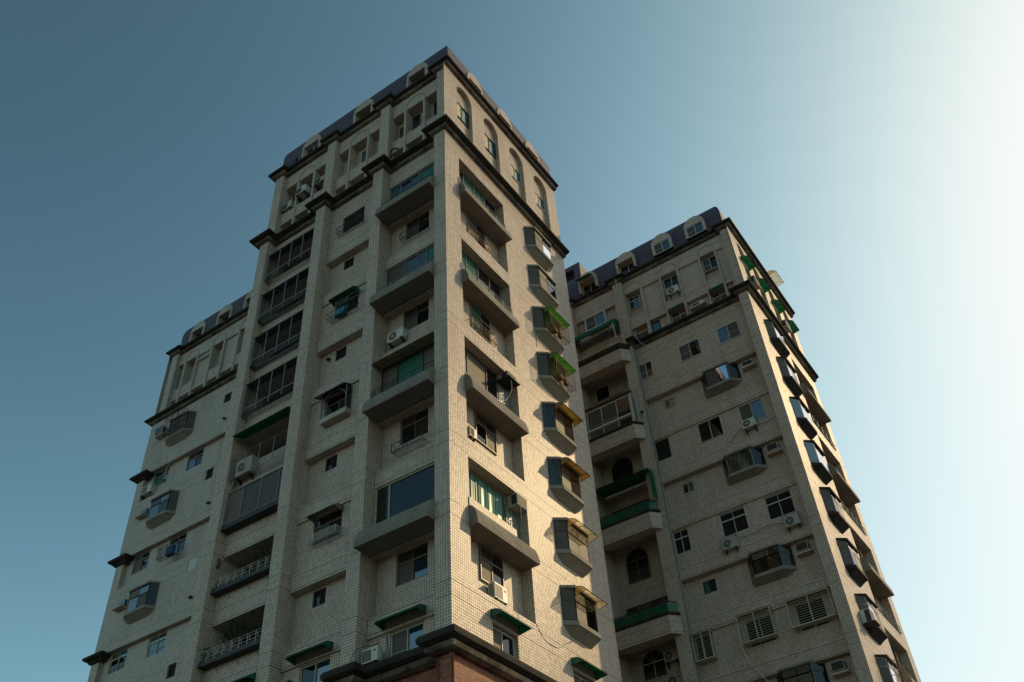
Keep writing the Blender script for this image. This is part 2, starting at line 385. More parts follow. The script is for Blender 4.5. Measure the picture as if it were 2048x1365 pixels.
# ------------------------------------------------------------------ small things on the walls
def split_ac(F, u, d, z, label, group=None, w_=.82, h=.56, dp=.30, cage=False, mark=False, fan=True, back='white_enamel'):
    """outdoor air-conditioner unit; (u, d, z) is the bottom rear left corner"""
    t = thing('air_conditioner', label, 'air conditioner', F(u+w_/2, d+dp/2, z), group)
    c = MB(F); c.box(u, u+w_, d, d+dp, z, z+h); c.box(u+w_, u+w_+.035, d+.05, d+.2, z+.08, z+.30)
    cs = c.build('casing', back, t, bevel=.02)
    if fan:
        g = MB(F); cu, cz, r = u+.30*w_/.82, z+h/2, min(.235, h*.43)
        g.disc(cu, d+dp-.01, cz, r, .018, 24)
        g.build('fan_opening', 'dark_grille', t)
        k = MB(F)
        for q in (.35, .68, 1.0): k.tube([(cu+r*q*math.cos(a*math.pi/12), d+dp+.014, cz+r*q*math.sin(a*math.pi/12)) for a in range(25)], .007, 4)
        k.disc(cu, d+dp+.008, cz, .055, .015, 12)
        for a in range(6): k.bar((cu, d+dp+.012, cz), (cu+r*math.cos(a*math.pi/3+.3), d+dp+.012, cz+r*math.sin(a*math.pi/3+.3)), .006)
        k.build('fan_guard', back, t)
    else:
        g = MB(F)
        for k in range(9): g.box(u+.04, u+w_*.62, d+dp, d+dp+.008, z+.06+k*(h-.12)/9, z+.06+k*(h-.12)/9+.03)
        for k in range(8): g.box(u-.008, u, d+.05, d+dp-.05, z+.06+k*(h-.12)/8, z+.06+k*(h-.12)/8+.03)
        g.build('grille', 'dark_grille', t)
    if mark: mk = MB(F); mk.box(u+w_*.72, u+w_*.92, d+dp, d+dp+.006, z+h*.66, z+h*.8); mk.build('badge', 'red_mark', t)
    for x in (u+.1, u+w_-.14):
        b = MB(F); b.box(x, x+.04, d-.12, d+dp+.04, z-.045, z-.002); b.prism(x, x+.04, [(d-.12, z-.045), (d-.12, z-.36), (d-.08, z-.36), (d+dp, z-.045)])
        b.build('bracket', 'black_iron', t)
    if cage:
        k = MB(F); q = .05
        for zz in (z-.04, z+h+.06):
            for e in ((u-q, d+dp+q, u+w_+q, d+dp+q), (u-q, d-.05, u-q, d+dp+q), (u+w_+q, d-.05, u+w_+q, d+dp+q)): k.bar((e[0], e[1], zz), (e[2], e[3], zz), .016)
        for x in (u-q, u+w_+q): k.bar((x, d+dp+q, z-.04), (x, d+dp+q, z+h+.06), .016)
        for x in range(1, 12): k.bar((u-q+x*(w_+2*q)/12, d+dp+q, z-.04), (u-q+x*(w_+2*q)/12, d+dp+q, z+h+.06), .005)
        for x in range(1, 7): k.bar((u-q, d+dp+q, z-.04+x*(h+.1)/7), (u+w_+q, d+dp+q, z-.04+x*(h+.1)/7), .005)
        k.build('cage', 'grey_aluminium', t)
    return t
def box_ac(F, u, d, z, label, group=None, w_=.68, h=.46, dp=.55, back='aged_enamel', tray=False, face='dark_grille'):
    t = thing('air_conditioner', label, 'air conditioner', F(u+w_/2, d+dp/2, z), group)
    c = MB(F); c.box(u, u+w_, d, d+dp, z, z+h); c.build('casing', back, t, bevel=.015)
    g = MB(F); g.box(u+.04, u+w_-.04, d+dp, d+dp+.01, z+.04, z+h-.04)
    for s in (u-.01, u+w_): g.box(s, s+.01, d+dp*.45, d+dp-.05, z+.05, z+h-.05)
    g.build('grille', face, t)
    k = MB(F)
    for j in range(6): k.box(u+.05, u+w_-.05, d+dp+.01, d+dp+.018, z+.07+j*(h-.12)/6, z+.085+j*(h-.12)/6)
    k.build('louvre', 'dark_frame', t)
    if tray: k = MB(F); k.box(u-.12, u+w_+.12, d, d+dp+.14, z-.05, z-.01); k.build('tray', 'black_iron', t)
    return t
def awning(F, u0, u1, d, z, label, mat='green_sheet', out=.6, h=.42, frame='dark_frame', ribs=2, group=None, flat=False, cheeks=True, name='awning'):
    """polycarbonate awning; (d, z) = wall line at the lower edge of its cheeks"""
    t = thing(name, label, 'awning', F((u0+u1)/2, d, z), group)
    if flat: pr = [(0, h), (out*.5, h*.75), (out, h*.5)]
    else: pr = [(0, h), (.25*out, .97*h), (.5*out, .88*h), (.72*out, .72*h), (.88*out, .52*h), (out, .26*h)]
    m = MB(F); ins = [(a, b-.008) for a, b in reversed(pr)]
    m.prism(u0, u1, [(d+a, z+b) for a, b in pr+ins]); m.build('sheet', mat, t)
    if cheeks:
        for u in (u0, u1):
            c = MB(F); c.prism(u-.004, u+.004, [(d, z)]+[(d+a, z+b) for a, b in reversed(pr)]); c.build('cheek', mat, t)
    f = MB(F)
    for k in range(ribs+1):
        u = u0+(u1-u0)*k/ribs; f.tube([(u, d+a, z+b-.02) for a, b in pr], .013, 4)
        if cheeks: f.bar((u, d, z), (u, d+out, z+pr[-1][1]), .012) if k in (0, ribs) else None
    f.bar((u0, d+out, z+pr[-1][1]), (u1, d+out, z+pr[-1][1]), .018); f.bar((u0, d+.02, z+h), (u1, d+.02, z+h), .015)
    q = pr[len(pr)//2]; f.bar((u0, d+q[0], z+q[1]-.02), (u1, d+q[0], z+q[1]-.02), .01)
    if not flat: f.bar((u0, d+.02, z+.02), (u0, d+.02, z+h), .015); f.bar((u1, d+.02, z+.02), (u1, d+.02, z+h), .015)
    f.build('frame', frame, t)
    return t
def cage(F, u0, u1, d0, d1, z0, z1, label, mat='black_iron', step=.11, horiz=0, group=None, tray=True, bars=True, r=.009, mesh_floor=None, posts=3, sides=True, name='window_cage', cat='cage'):
    t = thing(name, label, cat, F((u0+u1)/2, (d0+d1)/2, z0), group)
    f = MB(F); q = .018
    for z in (z0, z1):
        f.bar((u0, d1, z), (u1, d1, z), q); f.bar((u0, d0, z), (u0, d1, z), q); f.bar((u1, d0, z), (u1, d1, z), q)
    for k in range(posts+1): u = u0+(u1-u0)*k/posts; f.bar((u, d1, z0), (u, d1, z1), q)
    f.build('frame', mat, t)
    if bars:
        b = MB(F)
        if horiz:
            for k in range(1, horiz):
                z = z0+(z1-z0)*k/horiz; b.bar((u0, d1, z), (u1, d1, z), r)
                if sides: b.bar((u0, d0, z), (u0, d1, z), r); b.bar((u1, d0, z), (u1, d1, z), r)
        else:
            n = max(2, int((u1-u0)/step))
            for k in range(1, n): u = u0+(u1-u0)*k/n; b.bar((u, d1, z0), (u, d1, z1), r)
            n = max(2, int((d1-d0)/step))
            if sides:
                for k in range(1, n):
                    d = d0+(d1-d0)*k/n
                    for u in (u0, u1): b.bar((u, d, z0), (u, d, z1), r)
        b.build('bars', mat, t)
    if tray:
        b = MB(F); n = max(3, int((u1-u0)/.09))
        for k in range(1, n): u = u0+(u1-u0)*k/n; b.bar((u, d0, z0), (u, d1, z0), .007)
        for k in range(1, 5): d = d0+(d1-d0)*k/5; b.bar((u0, d, z0+.008), (u1, d, z0+.008), .007)
        b.build('tray', mesh_floor or mat, t)
    return t
def plant(F, u0, u1, d0, d1, z0, z1, label, n=260, size=.07, group=None, pots=0, name='potted_plant'):
    t = thing(name, label, 'plant', F((u0+u1)/2, (d0+d1)/2, z0), group)
    s = MB(F); l = MB(F); clumps = [(random.uniform(u0, u1), random.uniform(d0, d1), random.uniform(z0+(z1-z0)*.25, z1)) for _ in range(max(5, n//26))]
    for c in clumps:
        b = (c[0]+random.uniform(-.12, .12), (d0+d1)/2, z0); s.tube([b, ((b[0]+c[0])/2+.04, (b[1]+c[1])/2, (b[2]+c[2])/2+.05), c], .008, 4)
        for _ in range(n//len(clumps)):
            r = .17; p = Vector((c[0]+random.gauss(0, r), c[1]+random.gauss(0, r*.6), c[2]+random.gauss(0, r*.7)))
            a, e = random.uniform(0, 6.28), random.uniform(-.9, .5); ln = size*random.uniform(.7, 1.6)
            v = Vector((math.cos(a)*math.cos(e), math.sin(a)*math.cos(e), math.sin(e)))*ln; x = v.cross(Vector((0, 0, 1))).normalized()*ln*.3
            l.quad(tuple(p), tuple(p+v*.5+x), tuple(p+v), tuple(p+v*.5-x))
    s.build('stem', 'stem', t); l.build('leaves', 'leaf', t)
    if pots:
        p = MB(F)
        for k in range(pots): u = u0+(u1-u0)*(k+.5)/pots; p.prism(z0-.2, z0+.02, [(u+.1*math.cos(q*math.pi/5), (d0+d1)/2+.1*math.sin(q*math.pi/5)) for q in range(10)], axis=2)
        p.build('pot', 'terracotta', t)
    return t
def cable(F, pts, r, mat, label, name='cable', cat='cable', group=None):
    P = [Vector(p) for p in pts]; out = []
    for j in range(len(P)-1):
        a, b, c, d = P[max(j-1, 0)], P[j], P[j+1], P[min(j+2, len(P)-1)]
        for k in range(5):
            s = k/5; out.append(tuple(.5*((2*b)+(c-a)*s+(2*a-5*b+4*c-d)*s*s+(3*b-a-3*c+d)*s**3)))
    out.append(tuple(P[-1])); m = MB(F); m.tube(out, r, 6)
    return tag(m.build(name, mat, None, smooth=True), label, cat, group)
def vent(F, u, d, z, label):
    t = thing('vent_cowl', label, 'vent', F(u, d, z))
    m = MB(F); m.tube([(u, d, z+.06), (u, d+.10, z+.07), (u, d+.16, z+.03), (u, d+.17, z-.06)], .075, 10); m.build('pipe', 'dark_grille', t, smooth=True)
    f = MB(F); f.disc(u, d, z+.06, .10, .015, 14); f.build('flange', 'grey_aluminium', t)
    return t

# ------------------------------------------------------------------ building parts shared by the towers
SLAB = [(-.53, 0), (.42, 0)]+[(.42*math.cos(a*math.pi/18), .91*math.sin(a*math.pi/18)) for a in range(1, 10)]+[(-.53, .91)]
def slab(F, parent, u0, u1, z, d=0.):
    m = MB(F); m.prism(u0, u1, [(d+a, z-.008+b) for a, b in SLAB]); return m.build('balcony', 'washed_concrete', parent)
def railing(F, parent, u0, u1, d, z, h=.45, mat='grey_aluminium', n=4, bars=0, ret=0, kind='v'):
    m = MB(F); m.bar((u0, d, z+h), (u1, d, z+h), .02); m.bar((u0, d, z+.04), (u1, d, z+.04), .014)
    for k in range(n+1): u = u0+(u1-u0)*k/n; m.box(u-.02, u+.02, d-.02, d+.02, z, z+h)
    if bars:
        for k in range(1, bars):
            u = u0+(u1-u0)*k/bars; m.bar((u, d, z+.04), (u+.0, d, z+h), .008)
    if ret:
        for u in (u0, u1): m.bar((u, d, z+h), (u, d-ret, z+h), .018)
    return m.build('railing', mat, parent)
def bay(F, parent, uw0, uw1, uf0, uf1, dw, df, z0, z1, frame='grey_aluminium', fpane=None, spane='screen_mesh', sill='bay_concrete', curtain=None, transom=.62, roof=True, sframe=None, deep=.33):
    """angled bay window on a wall: body (sill, apron, cap), front and cheek frames, panes"""
    b = MB(F); s = .05
    def ring(off, z): return [(uw0-off*.6, dw-.02, z), (uf0-off*.6, df+off, z), (uf1+off*.6, df+off, z), (uw1+off*.6, dw-.02, z)]
    def loft(rs):
        for p, q in zip(rs, rs[1:]):
            for k in range(4): j = (k+1) % 4; b.quad(p[k], p[j], q[j], q[k])
        b.quad(*rs[0]); b.quad(*reversed(rs[-1]))
    low = [(uw0+.45, dw-.02, z0-.53), (uf0+.3, dw+.02, z0-.53), (uf1-.05, dw+.02, z0-.53), (uw1-.45, dw-.02, z0-.53)] if deep > .2 else [(uw0+.05, dw-.02, z0-.42), (uf0, dw+.02, z0-.42), (uf1, dw+.02, z0-.42), (uw1-.05, dw-.02, z0-.42)]
    loft([low, ring(0, z0-.2)]); loft([ring(s, z0-.2), ring(s, z0-.004)])
    loft([ring(s, z1), ring(s, z1+.12)])
    if roof:
        t = ring(s, z1+.123); mid = (uw0+uw1)/2
        top = [(mid-.55, dw-.02, z1+.34), (mid-.35, dw+.08, z1+.34), (mid+.35, dw+.08, z1+.34), (mid+.55, dw-.02, z1+.34)]
        loft([t, top])
    body = b.build('bay_window', sill, parent)
    f = MB(F); p = MB(F); names = []
    fpane = fpane or ['brown_screen', 'clear_glass']; t = .05
    def cell(P0, P1, za, zb, mat):
        if mat not in names: names.append(mat)
        n_ = Vector((P1[1]-P0[1], -(P1[0]-P0[0]))).normalized()*.006
        p.quad((P0[0], P0[1], za), (P1[0], P1[1], za), (P1[0], P1[1], zb), (P0[0], P0[1], zb), mi=names.index(mat))
        p.quad((P0[0]+n_.x, P0[1]+n_.y, za), (P1[0]+n_.x, P1[1]+n_.y, za), (P1[0]+n_.x, P1[1]+n_.y, zb), (P0[0]+n_.x, P0[1]+n_.y, zb), mi=names.index(mat))
    def face(P0, P1, cols, pn, sfrac=None):
        P0, P1 = Vector(P0), Vector(P1)
        def at(k): return P0+(P1-P0)*k
        zt = z0+(z1-z0)*transom if transom else None
        def bx(a, b_, za, zb, w_=.05):
            v = (P1-P0).normalized(); nn = Vector((v.y, -v.x))*w_
            a, b_ = at(a), at(b_)
            f.prism(za, zb, [(a.x, a.y), (b_.x, b_.y), (b_.x+nn.x, b_.y+nn.y), (a.x+nn.x, a.y+nn.y)], axis=2)
        L = (P1-P0).length; e = t/L
        bx(0, 1, z0, z0+t); bx(0, 1, z1-t, z1); bx(0, e*1.2, z0+t, z1-t); bx(1-e*1.2, 1, z0+t, z1-t)
        if zt: bx(e, 1-e, zt-.035, zt+.035)
        for k in range(1, cols): bx(k/cols-e*.4, k/cols+e*.4, z0+t, z1-t, .04)
        for k in range(cols):
            A, B = at(k/cols), at((k+1)/cols)
            cell(A, B, z0+.02, zt or z1, pn[k % len(pn)])
            if zt: cell(A, B, zt, z1-.02, pn[(cols+k) % len(pn)] if len(pn) > cols else pn[k % len(pn)])
    face((uf0, df-.05), (uf1, df-.05), 2, fpane)
    face((uw0, dw), (uf0, df-.05), 1, [spane]); face((uf1, df-.05), (uw1, dw), 1, [spane])
    f.build('window_frame', frame, body); p.build('pane', names, body)
    if curtain: drape(F, body, uf0+.1, uf1-.1, z0+.03, z1-.05, df-.17, curtain, .03)
    return body
def dormer(F, parent, c, d, z0=52.2, zs=53.3, hw=.8, frame='grey_aluminium', panes=('dark_glass', 'screen_mesh'), depth=.55, back=1.7, tile='tile', win=True):
    m = MB(F); ow = hw-.15; zl = 53.28
    m.quad((c-hw, d, z0), (c-ow, d, z0), (c-ow, d, zs), (c-hw, d, zs)); m.quad((c+ow, d, z0), (c+hw, d, z0), (c+hw, d, zs), (c+ow, d, zs))
    ap = arch_pts(c, hw, zs, 16)
    m.quad(*[(q[0], d, q[1]) for q in ap])
    m.quad((c-ow, d, zl), (c+ow, d, zl), (c+ow, d, zs), (c-ow, d, zs))
    out = [(c+hw, z0)]+ap+[(c-hw, z0)]
    for a, b in zip(out, out[1:]): m.quad((a[0], d, a[1]), (b[0], d, b[1]), (b[0], d-back, b[1]), (a[0], d-back, a[1]))
    for x in (c-ow, c+ow): m.quad((x, d, z0), (x, d-depth, z0), (x, d-depth, zl), (x, d, zl))
    m.quad((c-ow, d, zl), (c+ow, d, zl), (c+ow, d-depth, zl), (c-ow, d-depth, zl))
    m.quad((c-ow, d-depth, z0), (c+ow, d-depth, z0), (c+ow, d-depth, zl), (c-ow, d-depth, zl), mi=1)
    o = m.build('dormer', [tile, 'room_dark'], parent)
    if win: 
        w_ = window(F, o, c-ow, c+ow, z0+.02, zl-.02, d-depth+.12, 2, frame, list(panes), mid=[0])
        w_.name = 'window'
    return o
def mansard(parent, x0, x1, y0, y1, z0=52.15, zv=53.9, Rr=2.1, H=2.1, front=(), side=()):
    """curved roof: upright skirt (open behind the dormers) and a quarter-round above it"""
    m = MB(); prof = [(0, zv)]+[(Rr*(1-math.cos(a*math.pi/20)), zv+H*math.sin(a*math.pi/20)) for a in range(1, 11)]
    rings = []
    for i, z in prof:
        k = len(m.v); rings.append(k); m.v += [(x0+i, y0+i, z), (x1-i, y0+i, z), (x1-i, y1-i, z), (x0+i, y1-i, z)]
    for a, b in zip(rings, rings[1:]):
        for k in range(4): j = (k+1) % 4; m.f.append((a+k, a+j, b+j, b+k)); m.m.append(0)
    m.f.append(tuple(rings[-1]+k for k in range(4))); m.m.append(0)
    m.F = lambda u, d, z: (u, y0, z); grid_wall(m, x0, x1, z0, zv, 0, [(c-.65, c+.65, z0-.1, 53.28, None) for c in front])
    m.F = lambda u, d, z: (x1, u, z); grid_wall(m, y0, y1, z0, zv, 0, [(c-.65, c+.65, z0-.1, 53.28, None) for c in side])
    m.F = ID; m.quad((x0, y0, z0), (x0, y1, z0), (x0, y1, zv), (x0, y0, zv)); m.quad((x0, y1, z0), (x1, y1, z0), (x1, y1, zv), (x0, y1, zv))
    return m.build('roof', 'slate_roof', parent)
CORN_LIP = lambda z, p: [(0, z+.16), (.10, z+.15), (p*.55, z+.20), (p-.06, z+.27), (p, z+.30), (p, z+.42), (p-.04, z+.45), (0, z+.50)]
def CORN_BED(z, p):
    c = [(0, z)]+[(.02+.21*math.sin(a*math.pi/8), z+.165-.165*math.cos(a*math.pi/8)) for a in range(0, 7)]
    return c+[(0, z+.30)]
def cornice(parent, path, z, p, closed=False, name='cornice'):
    m = MB(); sweep(m, path, CORN_LIP(z, p), closed); c = m.build(name, 'mould_concrete', parent)
    b = MB(); sweep(b, path, CORN_BED(z, p), closed); b.build('moulding', 'stained_plaster', c)
    return c
def steps(pil, d0, d1, F):          # plan outline of a stepped front: pilasters at d0, wall at d1 (left to right)
    pts = []
    for a, b in pil: pts += [(a, d1), (a, d0), (b, d0), (b, d1)]
    return [F(u, d, 0)[:2] for u, d in pts]
def arch_trim(F, parent, c, r, z, d):
    m = MB(F); m.tube([(q[0], d+.005, q[1]) for q in arch_pts(c, r, z, 18)]+[(c-r, d+.005, z-.15)], .028, 5); return m.build('arch_trim', 'bay_concrete', parent)

# ================================================================== GROUND
m = MB(); m.quad((-3000, -3000, 0), (3000, -3000, 0), (3000, 3000, 0), (-3000, 3000, 0)); g_ = m.build('ground', 'asphalt'); g_['kind'] = 'structure'

P3 = 3.32
# ================================================================== CENTRAL TOWER
TW = thing('apartment_tower', 'tall central tiled tower with brightly sunlit right side and red brick base', 'building', (-7, 6, 0))
PIL = [(-14.1, -13.4), (-9.5, -8.8), (-5.11, -4.4), (-.74, -.003)]
for a, b in PIL:
    m = MB(F1); m.box(a, b, -1.25, 0, 15.5, 45.1); m.box(a, b, -1.25, -.28, 45.1, 52.0)
    m.build('pilaster', 'tile', TW)
# bay with curved balconies
m = MB(F1); seg = [(15.5, 17.01, -.7, [(-3.35, -1.78, 15.5, 16.98, .12)]), (17.01, 17.8, -.6, [])]
for k in range(4):
    z = 20.42+6.64*k
    seg.append((z-2.62, z, -1.0, [(-3.41, -1.85, z-1.45, z-.05, .12)]))
    seg.append((z, z+3.23, -.6, [(-4.36, -.78, z+(1.22 if k == 0 else .95), z+3.2, .35)]))
    seg.append((z+3.23, (z+4.02) if k < 3 else 45.1, -.6, []))
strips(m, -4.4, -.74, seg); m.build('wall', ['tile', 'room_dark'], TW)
for k in range(4): slab(F1, TW, -4.4, -.74, 20.42+6.64*k)
# bay with small windows
m = MB(F1); seg = [(15.5, 17.06, -.69, [(-7.85, -6.25, 15.5, 17.0, .12)]), (17.06, 17.82, -.6, []), (17.82, 20.38, -1.0, [(-7.83, -7.1, 19.55, 20.28, .1)])]
for k in range(4):
    b = 20.38+6.64*k
    seg.append((b, b+.76, -.6, []))
    if k < 3:
        seg.append((b+.76, b+3.27, -.69, [(-7.85, -6.22, b+1.85, b+3.22, .12)])); seg.append((b+3.27, b+4.1, -.6, []))
        seg.append((b+4.1, b+6.64, -1.0, [(-7.83, -7.1, b+5.8, b+6.52, .1)]))
    else: seg.append((b+.76, 45.1, -.62, [(-7.83, -6.2, b+1.85, b+3.2, .12)]))
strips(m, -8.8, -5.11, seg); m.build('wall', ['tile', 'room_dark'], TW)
# bay with deep open balconies, one on every floor
m = MB(F1); seg = []
seg.append((15.5, 17.0, -.6, [(-13.38, -9.52, 15.5, 17.0, 1.5)]))
for n in range(-1, 8):
    S = 20.38+P3*n
    top = S+P3 if n < 7 else 45.1
    zo = S+1.55
    seg.append((S, top, -.6, [(-13.38, -9.52, zo, S+P3, 1.5)] if n < 7 else []))
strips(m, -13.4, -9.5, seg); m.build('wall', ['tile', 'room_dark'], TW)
# outer sides and back
m = MB(); 
for z0, z1 in ((15.5, 52.0),):
    m.quad((-14.1, 1.2, z0), (-14.1, 12.2, z0), (-14.1, 12.2, z1), (-14.1, 1.2, z1)); m.quad((-14.1, 12.2, z0), (0, 12.2, z0), (0, 12.2, z1), (-14.1, 12.2, z1))
m.build('wall', ['tile', 'room_dark'], TW)

# ---- sunlit side: used for the central tower and, mirrored, for the second tower
def side_wall(F, parent, tile, z_low, low_holes=()):
    m = MB(F); holes = list(low_holes)
    for k in range(4):
        z = 20.42+6.64*k
        holes += [(1.18, 5.46, z-2.45, z, .53), (1.18, 5.46, z, z+3.27, .53)]
    holes = [h for h in holes if h[3] > z_low]
    grid_wall(m, 0, 12.2, z_low, 45.35, 0, [(h[0], h[1], h[2], h[3], h[4], 0) if h[4] > .5 else h for h in holes])
    # upper storeys with four arched niches
    nh = []
    for k in range(4): a = 1.22+2.77*k; nh.append((a, a+1.5, 45.4, 51.05, .27, 0))
    grid_wall(m, 0, 12.2, 45.35, 52.0, 0, nh)
    for h in nh:                                   # fill above the springing to leave a round head
        c, r = (h[0]+h[1])/2, .75; ap = arch_pts(c, r, 50.3, 16)
        for p, q in zip(ap, ap[1:]):
            m.quad((p[0], 0, p[1]), (q[0], 0, q[1]), (q[0], 0, 51.05), (p[0], 0, 51.05))
            m.quad((p[0], 0, p[1]), (q[0], 0, q[1]), (q[0], -.268, q[1]), (p[0], -.268, p[1]))
    return m.build('wall', [tile, 'room_dark'], parent)
side_wall(R1, TW, 'tile', 15.5, [(2.45, 4.1, 15.5, 17.0, .25), (8.0, 9.7, 15.5, 17.0, .25)])
for k in range(4): slab(R1, TW, 1.18, 5.46, 20.42+6.64*k)
# niche windows
for k in range(4):
    a = 1.22+2.77*k; z0, z1 = (48.15, 49.6) if k < 2 else (48.33, 49.5)
    window(R1, TW, a+.03, a+1.47, z0, z1, -.2, 2, 'dark_frame' if k < 2 else 'white_aluminium', ['frosted_yellow', 'teal_glass'], mid=None)
# low side windows behind and beneath the balconies
window(R1, TW, 1.2, 4.42, 21.75, 23.55, -.46, 1, 'brown_aluminium', ['clear_glass'], curtain=None, splits=[2.4])
window(R1, TW, 1.2, 4.4, 28.3, 30.3, -.44, 3, 'brown_aluminium', ['teal_glass', 'brown_screen', 'dark_glass'], splits=[2.05, 3.55])
window(R1, TW, 1.2, 5.3, 34.9, 36.95, -.44, 4, 'grey_aluminium', ['green_film', 'green_film', 'dark_glass', 'dark_glass'])
window(R1, TW, 1.2, 5.3, 41.3, 43.55, -.44, 4, 'grey_aluminium', ['dark_glass', 'green_film', 'green_film', 'dark_glass'])
w_ = window(R1, TW, 2.5, 4.05, 18.9, 20.35, -.45, 2, 'brown_aluminium', ['brown_screen', 'dark_glass', 'brown_glass', 'dark_glass'], transom=19.86)
w_ = window(R1, TW, 2.55, 4.1, 25.5, 26.98, -.45, 2, 'brown_aluminium', ['clear_glass', 'brown_screen', 'brown_glass', 'dark_glass'], transom=26.5, curtain='curtain_red')
window(R1, TW, 2.55, 4.1, 32.1, 33.66, -.45, 2, 'grey_aluminium', ['green_film', 'dark_glass'], transom=33.15)
window(R1, TW, 2.55, 4.1, 38.75, 40.3, -.45, 2, 'grey_aluminium', ['brown_screen', 'dark_glass'], transom=39.8)
# curtain wall panels on the two lower big windows
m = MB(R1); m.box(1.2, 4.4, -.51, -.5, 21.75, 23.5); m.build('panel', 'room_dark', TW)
drape(R1, TW, 1.22, 4.38, 21.78, 23.52, -.495, 'curtain_green', .012)
for u0_, u1_, z0_, z1_ in ((4.46, 5.4, 21.2, 23.2), (4.46, 5.3, 27.9, 29.9)):
    m = MB(R1); m.box(u0_, u1_, -.5, -.42, z0_, z1_); gb = m.build('glass_block_panel', 'glass_block', TW)
    m = MB(R1)
    for k in range(6): x = u0_+(u1_-u0_)*k/5; m.box(x-.012, x+.012, -.43, -.415, z0_, z1_)
    for k in range(11): x = z0_+(z1_-z0_)*k/10; m.box(u0_, u1_, -.43, -.416, x-.012, x+.012)
    m.build('joint', 'grey_aluminium', gb)
m = MB(R1); m.box(1.2, 4.46, -.5, .04, 21.36, 21.72); m.build('upstand', 'tile', TW)
m = MB(F1); m.box(-4.38, -.76, -.6, -.33, 21.25, 21.62); m.build('upstand', 'tile', TW)
m = MB(R1); m.box(1.2, 4.4, -.03, .03, 28.02, 28.08); m.build('sill', 'orange_paint', TW)
railing(R1, TW, 1.2, 5.44, .06, 34.6, .52, 'grey_aluminium', 5, 46)
railing(R1, TW, 1.2, 5.44, .06, 41.25, .52, 'grey_aluminium', 5, 46)
# bay windows: one per floor on the sunlit side
for j in range(8):
    z = 18.93+P3*j
    fp = {0: ['brown_screen', 'clear_glass'], 1: ['brown_screen', 'brown_screen'], 2: ['brown_screen', 'brown_glass'], 3: ['brown_screen', 'brown_glass']}.get(j, ['brown_screen', 'clear_glass'] if j > 5 else ['brown_glass', 'brown_screen'])
    bay(R1, TW, 7.6, 10.2, 8.06, 9.8, 0, .46, z, z+1.47, 'brown_aluminium' if j != 6 else 'grey_aluminium', fp, 'screen_mesh' if j not in (2, 3) else 'clear_glass', curtain={0: 'curtain_brown', 7: 'curtain_white', 2: 'curtain_white', 3: 'curtain_brown'}.get(j))
# base: dark cornice and red brick
base = [(-14.1, 0), (-13.4, 0)]
path = steps(PIL, 0, -.6, F1)+[(0, 12.2)]
path = path[1:]; path.remove(path[-2])
path = [(-14.1, 0)]+[p for p in steps(PIL, 0, -.6, F1)[2:-1]]+[(0, 12.2)]
m = MB(); pr = [(0, 15.86), (.22, 15.86), (.40, 15.78), (.47, 15.66), (.45, 15.5), (.30, 15.42), (.26, 15.40), (0, 15.40)]
sweep(m, path, pr); bc = m.build('base_cornice', 'mould_concrete', TW)
m = MB(); sweep(m, path, [(-.1, 15.398), (.22, 15.398), (.28, 15.30), (.22, 15.18), (.05, 15.1), (-.1, 15.1)]); m.build('moulding', 'stained_plaster', bc)
m = MB()
for p, q in zip(path, path[1:]):
    t = (Vector(q)-Vector(p)).normalized(); o = Vector((t.y, -t.x))*-.1
    m.quad((p[0]+o.x, p[1]+o.y, 0), (q[0]+o.x, q[1]+o.y, 0), (q[0]+o.x, q[1]+o.y, 15.3), (p[0]+o.x, p[1]+o.y, 15.3))
m.build('wall', 'brick', TW)
# cornices around the top
UPP = [(-14.1, -13.4), (-9.5, -8.8), (-5.12, -4.38), (-.75, 0)]
pth = [(-14.1, 12.2), (-14.1, 0)]+steps(PIL, 0, -.6, F1)[2:-1]+[(0, 12.2)]
cornice(TW, pth, 44.86, .5)
pth2 = [(-14.1, 12.2), (-14.1, .28)]+steps(UPP, -.28, -.6, F1)[2:-1]+[(0, 12.2)]
cornice(TW, pth2, 51.6, .4)
m = MB(); m.box(-14.0, -.1, .75, 12.1, 51.9, 52.2); m.build('ceiling_slab', 'mould_concrete', TW)
mansard(TW, -13.95, -.05, .5, 12.1, front=(-2.35, -6.72, -11.2), side=(3.18, 6.43, 9.68))
for k, c in enumerate((3.18, 6.43, 9.68)): dormer(R1, TW, c, .06, frame='grey_aluminium', panes=('screen_mesh', 'dark_glass'))
for k, c in enumerate((-2.35, -6.72, -11.2)): dormer(F1, TW, c, -.33, frame='white_aluminium' if k == 2 else 'dark_frame', panes=('blue_glass', 'teal_glass') if k == 2 else ('dark_glass', 'screen_mesh'), depth=.35 if k == 2 else .6)
m = MB(F1); m.box(-13.6, -12.6, -.49, -.4, 52.2, 53.0); m.build('vent_window', 'dark_glass', TW)

def crown(F, parent, bays, pd, wd, tile, z0=45.36):
    """top two storeys of a front: fins, arched centre openings and recesses; bays = (u0, u1, list of (ua, ub, kind))"""
    for u0, u1, cells in bays:
        m = MB(F); holes = []
        for a, b, kind in cells:
            if kind == 'skip': continue
            dp = .55 if kind[0] != 'p' else .16
            if kind[0] == 'p': holes.append((a, b, 47.0, 50.2, .12, 0)); holes.append((a, b, z0+.02, 46.82, .3, 0))
            else: holes.append((a, b, 47.82, 50.3, .55, 0)); holes.append((a, b, z0+.02, 46.78, .45, 0))
        grid_wall(m, u0, u1, z0-.3, 52.0, wd, holes); m.build('wall', [tile, 'room_dark'], parent)
        es = sorted({x for c in cells for x in c[:2]})
        for (a, b, k1), (c, d, k2) in zip(cells, cells[1:]):
            f = MB(F); f.box(b+.003, c-.003, wd-.45, wd+.06, z0, 50.45); f.build('fin', tile, parent)
        for a, b, kind in cells:
            if kind[0] == 'a': arch_trim(F, parent, (a+b)/2, (b-a)/2+.1, 50.48, wd)
